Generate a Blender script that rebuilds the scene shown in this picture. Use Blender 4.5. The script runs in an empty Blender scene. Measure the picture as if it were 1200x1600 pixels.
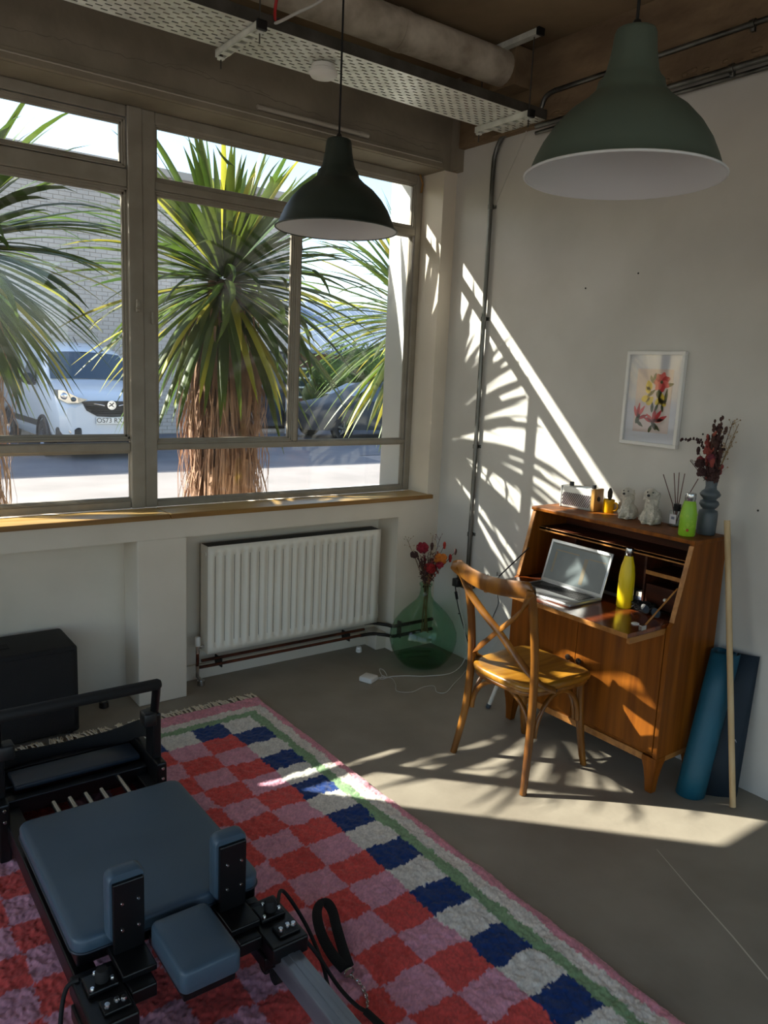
import bpy, bmesh, math, random
import numpy as np
from mathutils import Matrix, Vector, noise

# ------------------------------------------------------------------ camera, world, sun, exposure
sc = bpy.context.scene
col = sc.collection
cam_d = bpy.data.cameras.new('camera')
cam = bpy.data.objects.new('camera', cam_d)
col.objects.link(cam)
cam_d.sensor_fit = 'VERTICAL'; cam_d.sensor_height = 36.0; cam_d.lens = 27.383
cam_d.clip_end = 300.0
_v1 = Vector((1658.0, -145.0, 1217.03)).normalized()      # world +x seen in the camera (x right, y down, z forward)
_v2 = Vector((-916.0, -259.0, 1217.03)).normalized()      # world +y
_v3 = _v1.cross(_v2)
_right = Vector((_v1.x, _v2.x, _v3.x)); _down = Vector((_v1.y, _v2.y, _v3.y)); _fwd = Vector((_v1.z, _v2.z, _v3.z))
cam.matrix_world = Matrix(((_right.x, -_down.x, -_fwd.x, 0.0), (_right.y, -_down.y, -_fwd.y, 0.0),
                           (_right.z, -_down.z, -_fwd.z, 1.70), (0, 0, 0, 1)))
sc.camera = cam

world = bpy.data.worlds.new('world'); sc.world = world; world.use_nodes = True
wn = world.node_tree.nodes; wl = world.node_tree.links
bg = wn['Background']; bg.inputs['Strength'].default_value = 0.46
sky = wn.new('ShaderNodeTexSky'); sky.sky_type = 'NISHITA'
sky.sun_disc = False; sky.sun_elevation = math.radians(34.9); sky.sun_rotation = math.radians(-45.0)
sky.air_density = 1.0; sky.dust_density = 1.6; sky.ozone_density = 1.0
wl.new(sky.outputs[0], bg.inputs['Color'])

sun_d = bpy.data.lights.new('sun', 'SUN'); sun_d.energy = 18.0; sun_d.angle = math.radians(0.53)
sun_d.color = (1.0, 0.94, 0.84)
sun = bpy.data.objects.new('sun', sun_d); col.objects.link(sun)
sun.rotation_euler = Vector((1.0, -1.0, -0.985)).to_track_quat('-Z', 'Y').to_euler()
sun.location = (-8, 14, 12)

vs = sc.view_settings
vs.view_transform = 'Standard'; vs.look = 'None'; vs.exposure = 0.0; vs.gamma = 1.0; vs.use_curve_mapping = False
sc.cycles.use_denoising = True
sc.cycles.max_bounces = 10; sc.cycles.diffuse_bounces = 5; sc.cycles.transparent_max_bounces = 24
sc.cycles.caustics_reflective = False; sc.cycles.caustics_refractive = False
sc.cycles.sample_clamp_indirect = 8.0

R_ = random.Random(7)
XW, YW, YG = 3.143, 3.63, 3.84        # right wall, window wall inner face, glazing plane
CEIL = 3.34

# ------------------------------------------------------------------ materials
def s2l(v):
    v /= 255.0
    return v / 12.92 if v <= 0.04045 else ((v + 0.055) / 1.055) ** 2.4
def rgb(r, g, b): return (s2l(r), s2l(g), s2l(b), 1.0)

MATS = {}
def mat(name, base, base2=None, rough=0.5, metal=0.0, scale=6.0, stretch=(1, 1, 1), detail=4.0,
        bump=0.0, bscale=60.0, bstretch=(1, 1, 1), spec=0.5, coat=0.0, sheen=0.0, rand=0.0, contrast=(0.35, 0.65), trans=0.0):
    m = bpy.data.materials.new(name); m.use_nodes = True; MATS[name] = m
    nt = m.node_tree; n = nt.nodes; l = nt.links; p = n['Principled BSDF']
    p.inputs['Roughness'].default_value = rough; p.inputs['Metallic'].default_value = metal
    p.inputs['Specular IOR Level'].default_value = spec; p.inputs['Coat Weight'].default_value = coat
    p.inputs['Coat Roughness'].default_value = 0.12
    p.inputs['Sheen Weight'].default_value = sheen
    p.inputs['Base Color'].default_value = base
    tc = n.new('ShaderNodeTexCoord'); out = None
    if base2 is not None:
        mp = n.new('ShaderNodeMapping'); mp.inputs['Scale'].default_value = stretch
        l.new(tc.outputs['Object'], mp.inputs['Vector'])
        tx = n.new('ShaderNodeTexNoise'); tx.inputs['Scale'].default_value = scale; tx.inputs['Detail'].default_value = detail
        l.new(mp.outputs[0], tx.inputs['Vector'])
        rp = n.new('ShaderNodeMapRange'); rp.inputs['From Min'].default_value = contrast[0]; rp.inputs['From Max'].default_value = contrast[1]
        l.new(tx.outputs[0], rp.inputs['Value'])
        mx = n.new('ShaderNodeMix'); mx.data_type = 'RGBA'
        mx.inputs['A'].default_value = base; mx.inputs['B'].default_value = base2
        l.new(rp.outputs[0], mx.inputs['Factor']); out = mx.outputs['Result']
    if rand > 0:
        oi = n.new('ShaderNodeObjectInfo'); hs = n.new('ShaderNodeHueSaturation')
        mr = n.new('ShaderNodeMapRange'); mr.inputs['To Min'].default_value = 1 - rand; mr.inputs['To Max'].default_value = 1 + rand
        l.new(oi.outputs['Random'], mr.inputs['Value']); l.new(mr.outputs[0], hs.inputs['Value'])
        mh = n.new('ShaderNodeMapRange'); mh.inputs['To Min'].default_value = 0.5 - rand * .06; mh.inputs['To Max'].default_value = 0.5 + rand * .06
        l.new(oi.outputs['Random'], mh.inputs['Value']); l.new(mh.outputs[0], hs.inputs['Hue'])
        if out: l.new(out, hs.inputs['Color'])
        else: hs.inputs['Color'].default_value = base
        out = hs.outputs[0]
    if out: l.new(out, p.inputs['Base Color'])
    if bump > 0:
        mp2 = n.new('ShaderNodeMapping'); mp2.inputs['Scale'].default_value = bstretch
        l.new(tc.outputs['Object'], mp2.inputs['Vector'])
        tb = n.new('ShaderNodeTexNoise'); tb.inputs['Scale'].default_value = bscale; tb.inputs['Detail'].default_value = 3
        l.new(mp2.outputs[0], tb.inputs['Vector'])
        bp = n.new('ShaderNodeBump'); bp.inputs['Strength'].default_value = bump; bp.inputs['Distance'].default_value = 0.01
        l.new(tb.outputs[0], bp.inputs['Height']); l.new(bp.outputs[0], p.inputs['Normal'])
    if trans > 0:
        tr = n.new('ShaderNodeBsdfTranslucent'); ms = n.new('ShaderNodeMixShader'); ms.inputs[0].default_value = trans
        if out: l.new(out, tr.inputs['Color'])
        else: tr.inputs['Color'].default_value = base
        l.new(p.outputs[0], ms.inputs[1]); l.new(tr.outputs[0], ms.inputs[2]); l.new(ms.outputs[0], n['Material Output'].inputs['Surface'])
    return m

def glass_mat(name, tint, refl=1.0, rough=0.02, dust=0.0, ior=1.45):
    m = bpy.data.materials.new(name); m.use_nodes = True; MATS[name] = m
    nt = m.node_tree; n = nt.nodes; l = nt.links; n.remove(n['Principled BSDF'])
    tr = n.new('ShaderNodeBsdfTransparent'); tr.inputs[0].default_value = tint
    gl = n.new('ShaderNodeBsdfGlossy'); gl.inputs['Roughness'].default_value = rough
    fr = n.new('ShaderNodeFresnel')                      # both faces of a pane reflect alike
    ge = n.new('ShaderNodeNewGeometry'); mi = n.new('ShaderNodeMapRange'); mi.inputs['To Min'].default_value = ior; mi.inputs['To Max'].default_value = 1 / ior
    l.new(ge.outputs['Backfacing'], mi.inputs['Value']); l.new(mi.outputs[0], fr.inputs['IOR'])
    mu = n.new('ShaderNodeMath'); mu.operation = 'MULTIPLY'; mu.inputs[1].default_value = refl
    l.new(fr.outputs[0], mu.inputs[0])
    ms = n.new('ShaderNodeMixShader'); l.new(mu.outputs[0], ms.inputs[0]); l.new(tr.outputs[0], ms.inputs[1]); l.new(gl.outputs[0], ms.inputs[2])
    last = ms
    if dust > 0:      # a thin film of grime, thicker in smears
        df = n.new('ShaderNodeBsdfTranslucent'); df.inputs[0].default_value = (0.8, 0.8, 0.8, 1)
        tc = n.new('ShaderNodeTexCoord'); tx = n.new('ShaderNodeTexNoise'); tx.inputs['Scale'].default_value = 3.0; tx.inputs['Detail'].default_value = 6
        l.new(tc.outputs['Object'], tx.inputs['Vector'])
        mr = n.new('ShaderNodeMapRange'); mr.inputs['From Min'].default_value = 0.4; mr.inputs['From Max'].default_value = 0.75; mr.inputs['To Max'].default_value = dust
        l.new(tx.outputs[0], mr.inputs['Value'])
        m2 = n.new('ShaderNodeMixShader'); l.new(mr.outputs[0], m2.inputs[0]); l.new(ms.outputs[0], m2.inputs[1]); l.new(df.outputs[0], m2.inputs[2]); last = m2
    l.new(last.outputs[0], n['Material Output'].inputs['Surface'])
    return m

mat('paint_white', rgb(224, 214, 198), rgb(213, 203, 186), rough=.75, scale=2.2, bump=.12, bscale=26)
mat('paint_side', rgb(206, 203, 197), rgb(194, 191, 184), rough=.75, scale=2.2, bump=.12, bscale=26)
mat('paint_frame', rgb(150, 143, 130), rgb(138, 130, 117), rough=.45, scale=9, bump=.06, bscale=30)
mat('plaster_lintel', rgb(144, 134, 117), rgb(125, 116, 100), rough=.9, scale=3.5, bump=.35, bscale=14)
mat('concrete_beam', rgb(138, 116, 88), rgb(104, 85, 64), rough=.95, scale=4, bump=.5, bscale=18, stretch=(1, .6, 2))
mat('concrete_ceiling', rgb(136, 116, 88), rgb(106, 88, 65), rough=.95, scale=2.0, bump=.4, bscale=12)
mat('floor_concrete', rgb(154, 145, 130), rgb(136, 127, 113), rough=.55, scale=2.6, detail=8, bump=.08, bscale=40)
mat('sill_wood', rgb(196, 164, 106), rgb(170, 132, 70), rough=.35, scale=5, stretch=(.6, 8, 8))
mat('sill_edge', rgb(150, 110, 52), rgb(128, 88, 38), rough=.45, scale=6, stretch=(.6, 8, 8))
mat('rail_metal', rgb(176, 168, 154), rough=.5)
mat('crack_dark', rgb(112, 103, 90), rough=.95)
mat('black_hole', rgb(16, 14, 12), rough=.9)
mat('radiator_white', rgb(236, 230, 216), rgb(230, 223, 208), rough=.4, scale=3)
mat('radiator_grille', rgb(92, 88, 82), rough=.7)
mat('copper', rgb(120, 66, 46), rgb(74, 44, 34), rough=.35, metal=.7, scale=14)
mat('dark_pipe', rgb(40, 34, 30), rough=.5, metal=.3)
mat('chrome', rgb(200, 200, 200), rough=.22, metal=1.0)
mat('galv', rgb(236, 238, 228), rgb(214, 216, 206), rough=.38, metal=.2, scale=14, detail=2)
mat('steel_conduit', rgb(112, 112, 108), rgb(74, 73, 69), rough=.36, metal=.8, scale=9, stretch=(1, 1, .3))
mat('pipe_pale', rgb(206, 196, 178), rgb(160, 148, 130), rough=.85, scale=8, bump=.4, bscale=20)
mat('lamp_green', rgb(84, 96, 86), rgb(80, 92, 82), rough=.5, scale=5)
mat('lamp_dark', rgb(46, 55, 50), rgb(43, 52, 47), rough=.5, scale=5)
mat('lamp_inner', rgb(214, 214, 214), rough=.5)
mat('black_plastic', rgb(22, 22, 23), rough=.45)
mat('black_rubber', rgb(15, 15, 16), rough=.75)
mat('black_metal', rgb(18, 18, 20), rough=.35, metal=.2)
mat('white_plastic', rgb(228, 226, 220), rough=.4)
mat('red_cable', rgb(176, 34, 34), rough=.5)
mat('white_cable', rgb(198, 196, 188), rough=.6)
mat('bureau_wood', rgb(140, 80, 20), rgb(98, 51, 9), rough=.45, spec=.2, scale=3, stretch=(9, 9, .55), detail=6, contrast=(.3, .7))
mat('bureau_inside', rgb(82, 36, 14), rgb(46, 18, 8), rough=.55, spec=.25, scale=3, stretch=(8, .5, 8), detail=6)
mat('bureau_flap', rgb(122, 58, 22), rgb(78, 32, 12), rough=.22, scale=3, stretch=(8, .5, 8), detail=6, coat=.35)
mat('bureau_edge', rgb(178, 122, 62), rgb(146, 94, 42), rough=.4, scale=5, stretch=(.6, 8, 8))
mat('chair_wood', rgb(146, 94, 30), rgb(98, 57, 15), rough=.38, scale=5, stretch=(3, 3, .6), detail=6, coat=.2)
mat('chair_dark', rgb(44, 32, 22), rough=.5)
mat('seat_wood', rgb(176, 126, 42), rgb(136, 87, 22), rough=.32, scale=3.5, stretch=(.8, 9, 9), detail=6, coat=.3)
mat('laptop_silver', rgb(196, 198, 200), rough=.32, metal=.75)
mat('key_black', rgb(20, 20, 22), rough=.5)
mat('yellow_bottle', rgb(226, 196, 20), rough=.42)
mat('steel', rgb(190, 190, 188), rough=.25, metal=1.0)
mat('green_bottle', rgb(136, 186, 40), rough=.4)
mat('green_print', rgb(176, 208, 70), rough=.45)
mat('red_print', rgb(170, 60, 40), rough=.45)
mat('yellow_mug', rgb(222, 168, 20), rough=.25)
mat('dark_bristle', rgb(44, 36, 28), rough=.8)
mat('radio_silver', rgb(206, 206, 202), rough=.35, metal=.3)
mat('radio_rib', rgb(104, 92, 98), rough=.5)
mat('radio_wood', rgb(188, 140, 70), rgb(160, 110, 50), rough=.4, scale=6, stretch=(4, 4, .6))
mat('ceramic', rgb(222, 216, 202), rgb(196, 188, 172), rough=.3, scale=40, bump=1.0, bscale=130)
mat('ceramic_black', rgb(26, 22, 20), rough=.3)
mat('reed', rgb(96, 56, 50), rough=.8)
mat('label_paper', rgb(206, 204, 208), rough=.6)
mat('label_print', rgb(112, 118, 140), rough=.6)
mat('vase_grey', rgb(78, 86, 91), rgb(66, 74, 79), rough=.45, scale=8)
mat('dry_dark', rgb(66, 40, 36), rough=.9, rand=.3)
mat('dry_rose', rgb(128, 50, 50), rough=.9, rand=.35)
mat('dry_brown', rgb(124, 98, 66), rough=.9, rand=.25)
mat('dry_red', rgb(140, 20, 24), rough=.85, rand=.25)
mat('dry_orange', rgb(200, 120, 34), rough=.85, rand=.15)
mat('dry_cream', rgb(180, 160, 130), rough=.9, rand=.2)
mat('frame_white', rgb(226, 224, 220), rough=.4)
mat('mount_board', rgb(208, 210, 218), rough=.8)
mat('print_paper', rgb(218, 202, 196), rgb(208, 190, 184), rough=.8, scale=8)
mat('petal_red', rgb(186, 36, 42), rough=.8); mat('petal_pink', rgb(222, 96, 92), rough=.8)
mat('petal_yellow', rgb(226, 196, 60), rough=.8); mat('print_green', rgb(72, 78, 40), rough=.8)
mat('mat_teal', rgb(14, 84, 106), rgb(11, 74, 95), rough=.55, scale=5, bump=.1, bscale=300)
mat('mat_navy', rgb(16, 34, 48), rough=.7)
mat('pine_stick', rgb(206, 180, 138), rgb(186, 156, 112), rough=.6, scale=5, stretch=(6, 6, .5))
mat('vinyl_blue', rgb(74, 95, 112), rgb(69, 89, 105), rough=.42, scale=3, bump=.05, bscale=220)
mat('vinyl_navy', rgb(38, 48, 60), rough=.4)
mat('aluminium', rgb(150, 156, 164), rgb(132, 138, 146), rough=.36, metal=.6, scale=7, stretch=(4, .4, 4))
mat('webbing', rgb(14, 14, 15), rough=.9, bump=.4, bscale=400)
mat('speaker_black', rgb(20, 20, 21), rough=.8, bump=.4, bscale=220)
mat('tassel', rgb(226, 212, 184), rough=.95)
# outdoors
mat('asphalt', rgb(146, 139, 136), rgb(130, 124, 121), rough=.95, scale=.9, detail=8, bump=.2, bscale=20)
mat('road_dark', rgb(112, 112, 116), rgb(98, 98, 103), rough=.95, scale=1.2, detail=8)
mat('road_line', rgb(206, 200, 194), rough=.9)
mat('brick_pale', rgb(200, 190, 180), rgb(182, 173, 164), rough=.9, scale=.5, detail=6)
mat('mortar', rgb(168, 160, 151), rough=.95)
mat('brick_red', rgb(140, 100, 86), rgb(112, 80, 70), rough=.9, scale=4)
mat('roof_blue', rgb(140, 152, 170), rgb(118, 130, 150), rough=.7, scale=3, stretch=(6, 1, 1))
mat('white_gloss', rgb(232, 232, 232), rough=.4)
mat('van_white', rgb(190, 200, 210), rough=.25, coat=.6)
mat('car_dark', rgb(36, 40, 46), rough=.55)
mat('car_glass', rgb(52, 66, 78), rough=.08, spec=.8)
mat('tyre', rgb(24, 24, 26), rough=.85)
mat('plate_white', rgb(232, 232, 226), rough=.5)
mat('hedge', rgb(96, 126, 46), rgb(62, 90, 30), rough=.8, scale=14, rand=.2)
mat('leaf', rgb(92, 110, 42), rgb(58, 80, 30), rough=.45, scale=3, rand=.3, trans=.42)
mat('leaf_yellow', rgb(186, 178, 66), rgb(150, 152, 54), rough=.4, scale=3, rand=.25, trans=.4)
mat('leaf_dead', rgb(194, 160, 128), rgb(140, 106, 80), rough=.85, scale=5, rand=.2, trans=.15)
mat('trunk', rgb(120, 92, 68), rgb(80, 60, 44), rough=.95, scale=12, bump=.8, bscale=30)
mat('ext_white', rgb(226, 226, 224), rgb(214, 214, 212), rough=.85, scale=2)
glass_mat('window_glass', (0.93, 0.95, 0.94, 1), refl=.9, dust=.014)
glass_mat('clear_glass', (0.9, 0.93, 0.93, 1), refl=1.0)
glass_mat('green_glass', (0.66, 0.84, 0.72, 1), refl=1.0)
glass_mat('picture_glass', (0.97, 0.97, 0.97, 1), refl=.6, rough=.04)
glass_mat('pane_dark', (0.35, 0.42, 0.45, 1), refl=2.0)

# ------------------------------------------------------------------ mesh builder
class B:
    def __init__(s): s.bm = bmesh.new()
    def _merge(s, t):
        me = bpy.data.meshes.new('tmp'); t.to_mesh(me); t.free(); s.bm.from_mesh(me); bpy.data.meshes.remove(me); return s
    def box(s, x0, x1, y0, y1, z0, z1, bev=0.0, seg=2, M=None):
        t = bmesh.new()
        mm = Matrix.Translation(((x0 + x1) / 2, (y0 + y1) / 2, (z0 + z1) / 2)) @ Matrix.Diagonal((x1 - x0, y1 - y0, z1 - z0, 1))
        bmesh.ops.create_cube(t, size=1.0, matrix=mm)
        if bev > 0: bmesh.ops.bevel(t, geom=t.edges[:], offset=bev, segments=seg, affect='EDGES', profile=.5, clamp_overlap=True)
        if M is not None: bmesh.ops.transform(t, matrix=M, verts=t.verts)
        return s._merge(t)
    def tube(s, pts, r, n=8, cap=True, closed=False, flat=None):
        """pts: list of 3D points; r: radius or list; flat=(a,b,up) gives an elliptic/flat section"""
        pts = [Vector(p) for p in pts]; N = len(pts); rs = r if isinstance(r, (list, tuple)) else [r] * N
        rings = []; prev = None
        for i, p in enumerate(pts):
            if closed: d = pts[(i + 1) % N] - pts[i - 1]
            else: d = pts[min(i + 1, N - 1)] - pts[max(i - 1, 0)]
            if d.length < 1e-9: d = Vector((0, 0, 1))
            d.normalize()
            if flat: u = Vector(flat[2]) - d * d.dot(Vector(flat[2]))
            elif prev is None:
                u = Vector((0, 0, 1)) if abs(d.z) < .9 else Vector((1, 0, 0)); u -= d * d.dot(u)
            else: u = prev - d * d.dot(prev)
            if u.length < 1e-6: u = d.orthogonal()
            u.normalize(); prev = u; v = d.cross(u)
            ring = []
            for k in range(n):
                a = 2 * math.pi * (k + .5) / n
                if flat: o = v * (math.cos(a) * flat[0]) + u * (math.sin(a) * flat[1]); o *= rs[i]
                else: o = (v * math.cos(a) + u * math.sin(a)) * rs[i]
                ring.append(s.bm.verts.new(p + o))
            rings.append(ring)
        for i in range(N if closed else N - 1):
            a, b = rings[i], rings[(i + 1) % N]
            for k in range(n): s.bm.faces.new((a[k], a[(k + 1) % n], b[(k + 1) % n], b[k]))
        if cap and not closed:
            s.bm.faces.new(rings[0][::-1]); s.bm.faces.new(rings[-1])
        return s
    def lathe(s, prof, c=(0, 0, 0), n=24, M=None, cap0=False, cap1=False):
        rings = []; c = Vector(c)
        for (r, z) in prof:
            if r < 1e-5: rings.append([s.bm.verts.new(_ap(M, Vector((0, 0, z))) + c)])
            else: rings.append([s.bm.verts.new(_ap(M, Vector((r * math.cos(2 * math.pi * k / n), r * math.sin(2 * math.pi * k / n), z))) + c) for k in range(n)])
        for i in range(len(rings) - 1):
            a, b = rings[i], rings[i + 1]
            for k in range(n):
                k2 = (k + 1) % n
                if len(a) == 1 and len(b) == 1: continue
                if len(a) == 1: s.bm.faces.new((a[0], b[k2], b[k]))
                elif len(b) == 1: s.bm.faces.new((a[k], a[k2], b[0]))
                else: s.bm.faces.new((a[k], a[k2], b[k2], b[k]))
        if cap0 and len(rings[0]) > 1: s.bm.faces.new(rings[0][::-1])
        if cap1 and len(rings[-1]) > 1: s.bm.faces.new(rings[-1])
        return s
    def ball(s, c, r, n=12, m=8, M=None):
        r = r if isinstance(r, (tuple, list)) else (r, r, r)
        t = bmesh.new(); bmesh.ops.create_uvsphere(t, u_segments=n, v_segments=m, radius=1.0)
        mm = Matrix.Translation(c) @ (M if M is not None else Matrix.Identity(4)) @ Matrix.Diagonal((r[0], r[1], r[2], 1))
        bmesh.ops.transform(t, matrix=mm, verts=t.verts); return s._merge(t)
    def prism(s, poly, d0, d1, axis='x', bev=0.0):
        """poly in the plane normal to axis: x->(y,z) y->(x,z) z->(x,y)"""
        t = bmesh.new()
        def P(a, b, d): return (d, a, b) if axis == 'x' else ((a, d, b) if axis == 'y' else (a, b, d))
        lo = [t.verts.new(P(a, b, d0)) for a, b in poly]; hi = [t.verts.new(P(a, b, d1)) for a, b in poly]
        t.faces.new(lo[::-1]); t.faces.new(hi)
        for i in range(len(poly)):
            j = (i + 1) % len(poly); t.faces.new((lo[i], lo[j], hi[j], hi[i]))
        bmesh.ops.recalc_face_normals(t, faces=t.faces)
        if bev > 0: bmesh.ops.bevel(t, geom=t.edges[:], offset=bev, segments=2, affect='EDGES', profile=.5, clamp_overlap=True)
        return s._merge(t)
    def grid(s, rows):
        vv = [[s.bm.verts.new(p) for p in r] for r in rows]
        for i in range(len(vv) - 1):
            for j in range(len(vv[0]) - 1):
                s.bm.faces.new((vv[i][j], vv[i][j + 1], vv[i + 1][j + 1], vv[i + 1][j]))
        return s
    def build(s, name, m, parent=None, smooth=None, fix=True, label=None, kind=None):
        if fix: bmesh.ops.recalc_face_normals(s.bm, faces=s.bm.faces)
        me = bpy.data.meshes.new(name); s.bm.to_mesh(me); s.bm.free()
        return link(name, me, m, parent, smooth, label, kind)

def _ap(M, v): return v if M is None else M @ v

def link(name, me, m, parent=None, smooth=None, label=None, kind=None):
    o = bpy.data.objects.new(name, me); col.objects.link(o)
    me.materials.append(MATS[m] if isinstance(m, str) else m)
    if smooth is not None:
        me.polygons.foreach_set('use_smooth', [True] * len(me.polygons))
        if smooth < 170:
            try: me.set_sharp_from_angle(angle=math.radians(smooth))
            except Exception: pass
    if parent is not None: adopt(o, parent)
    if label: o['label'] = label
    if kind: o['kind'] = kind
    return o

POS = {}
def adopt(o, parent):
    o.parent = parent
    o.matrix_parent_inverse = Matrix.Translation(-Vector(POS.get(parent.name, (0, 0, 0))))
def thing(name, label, cat, loc, group=None, kind=None):
    e = bpy.data.objects.new(name, None); col.objects.link(e); e.location = loc
    e.empty_display_size = .1; POS[e.name] = tuple(loc)
    return tag(e, label, cat, group, kind)
def tag(o, label, cat=None, group=None, kind=None):
    o['label'] = label
    if cat: o['category'] = cat
    if group: o['group'] = group
    if kind: o['kind'] = kind
    return o
def struct(o, label=None):
    o['kind'] = 'structure'
    if label: o['label'] = label
    return o
def smoothpath(pts, n=6, closed=False):
    """Catmull-Rom"""
    P = [Vector(p) for p in pts]; out = []; N = len(P)
    for i in range(N if closed else N - 1):
        if closed: a, b, c_, d = P[i - 1], P[i], P[(i + 1) % N], P[(i + 2) % N]
        else: a, b, c_, d = P[max(i - 1, 0)], P[i], P[i + 1], P[min(i + 2, N - 1)]
        for k in range(n):
            t = k / n
            out.append(.5 * ((2 * b) + (c_ - a) * t + (2 * a - 5 * b + 4 * c_ - d) * t * t + (3 * b - a - 3 * c_ + d) * t ** 3))
    if not closed: out.append(P[-1])
    return out
def rotM(axis, deg, c):
    c = Vector(c); return Matrix.Translation(c) @ Matrix.Rotation(math.radians(deg), 4, axis) @ Matrix.Translation(-c)
# ------------------------------------------------------------------ the room shell
flo = struct(B().box(-3.3, XW + .12, -3.2, 4.13, -.05, 0).build('floor', 'floor_concrete'), 'grey polished concrete floor with worn patches')
mat('light_streak', rgb(206, 198, 182), rough=.7)  # pale colour for a streak of light painted onto the floor
B().grid([[(2.435, 1.47, .0006), (2.437, 1.469, .0006)], [(2.33, 1.262, .0006), (2.334, 1.26, .0006)], [(2.235, 1.06, .0006), (2.240, 1.057, .0006)], [(2.10, .80, .0006), (2.105, .797, .0006)]]).build('floor_light_streak', 'light_streak', flo)
struct(B().box(-3.3, XW + .12, -3.2, 4.13, CEIL, CEIL + .15).build('ceiling', 'concrete_ceiling'), 'bare brown concrete ceiling slab')
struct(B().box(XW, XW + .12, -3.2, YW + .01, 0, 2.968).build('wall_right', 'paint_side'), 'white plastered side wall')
lw = B().box(-3.3, -3.2, -3.2, 4.13, 0, .1).box(-3.3, -3.2, -3.2, 4.13, 2.95, CEIL)
for a, b in ((-3.2, -3.0), (-.2, .1), (3.4, 4.13)): lw.box(-3.3, -3.2, a, b, .1, 2.95)  # openings left for the added fill windows
struct(lw.build('wall_left', 'paint_white'))
bw = B()
bw.box(-3.2, XW, -3.2, -3.0, 0, .2); bw.box(-3.2, XW, -3.2, -3.0, 2.95, CEIL)
for a, b in ((-3.2, -3.0), (-.1, .1), (2.9, XW)): bw.box(a, b, -3.2, -3.0, .2, 2.95)  # rear openings, likewise for added fill light
struct(bw.build('wall_back', 'paint_white'))
ww = B()
ww.box(-3.2, -.11, YW, 4.13, .95, 2.85)                   # solid wall left of the windows
ww.box(-3.2, XW, 3.83, 4.13, 0, .95)                    # back of the recesses
ww.box(-3.2, XW, YW, 3.83, .848, .95)                   # band below the sill
ww.box(1.246, 1.497, YW, 3.83, 0, .848, .006)           # pier between the recesses
ww.box(2.83, XW, YW, 3.83, 0, .848)                     # pier at the corner
ww.box(-3.2, -.3, YW, 3.83, 0, .848)
ww.box(3.046, XW, YW, 3.86, .95, 2.85)                  # jamb
struct(ww.build('wall_window', 'paint_white'), 'white painted wall with recesses below the windows')
struct(B().box(3.046, 9.0, 3.86, 4.13, .90, 4.2).box(XW, 9.0, 3.86, 4.13, -.05, .90).box(-9, -3.3, 3.9, 4.13, -.05, 4.2).build('wall_outside', 'ext_white'))
# lintel with its crack, ledge and the wrinkled metal curtain rail
lin = struct(B().box(-3.2, XW, YW, 3.90, 2.85, CEIL).box(-3.2, XW, 3.90, 4.13, 2.93, CEIL).build('trim_1', 'plaster_lintel'), 'cracked grey plaster lintel over the windows')
def crack(pts, w, seed):
    r = random.Random(seed); b = B(); rows = []
    for i in range(len(pts) - 1):
        (x0, z0), (x1, z1) = pts[i], pts[i + 1]; n = max(2, int(abs(x1 - x0) / .025))
        for k in range(n):
            t = k / n; rows.append((x0 + (x1 - x0) * t, z0 + (z1 - z0) * t + r.uniform(-.006, .006), w * r.uniform(.3, 1.2)))
    g = []
    for x, z, ww_ in rows: g.append([(x, YW - .0015, z - ww_), (x, YW - .0015, z + ww_)])
    b.grid(g); return b
crack([(.70, 2.97), (1.0, 2.99), (1.25, 2.985), (1.5, 3.0), (1.75, 2.985), (2.0, 2.975), (2.3, 2.955), (2.6, 2.965), (2.9, 2.94), (3.04, 2.95)], .0018, 1).build('crack', 'crack_dark', lin)
crack([(1.35, 2.99), (1.5, 3.02), (1.62, 3.0), (1.8, 3.005), (1.95, 2.98)], .0011, 2).build('crack', 'crack_dark', lin)
crack([(2.3, 2.96), (2.5, 2.985), (2.75, 2.97), (3.02, 2.975)], .0011, 3).build('crack', 'crack_dark', lin)
led = B().box(-.3, 3.02, YW - .022, YW + .002, 2.852, 2.885, .004).box(-.3, 3.02, YW - .012, YW + .002, 2.885, 2.905, .003)
led.build('ledge', 'plaster_lintel', lin)
rail = B().tube([(-.3 + i * .02, YW - .026 + (.0015 if i % 2 else -.0015), 2.880) for i in range(166)], .0035, 6)
rail.build('curtain_rail', 'rail_metal', lin, 60)
bp_ = B().tube([(1.846, YW - .014, 2.921), (2.47, YW - .014, 2.921)], .012, 10).tube([(2.44, YW - .014, 2.921), (2.495, YW - .014, 2.921)], .0145, 10)
tag(bp_.build('blind_pole', 'rail_metal', None, 40), 'thin pale pole resting on ledge over the window', 'pole')
# brown concrete beam over the right wall
rb = B().box(3.10, XW + .12, -3.2, YW, 2.968, CEIL)
rbo = struct(rb.build('trim_2', 'concrete_beam'), 'rough brown concrete beam above the white side wall')
cb = B()
r = random.Random(11)
for i in range(70):
    y = r.uniform(1.2, 3.5); cb.ball((3.10, y, 2.975 + r.uniform(0, .03)), (r.uniform(.003, .01), r.uniform(.01, .03), r.uniform(.004, .012)), 6, 4)
cb.build('crumbled_edge', 'concrete_beam', rbo, 60)
struct(B().box(3.085, XW + .005, YW - .05, YW, 2.85, 3.34).build('trim_3', 'plaster_lintel', None), 'broken plaster nib in the corner')
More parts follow.
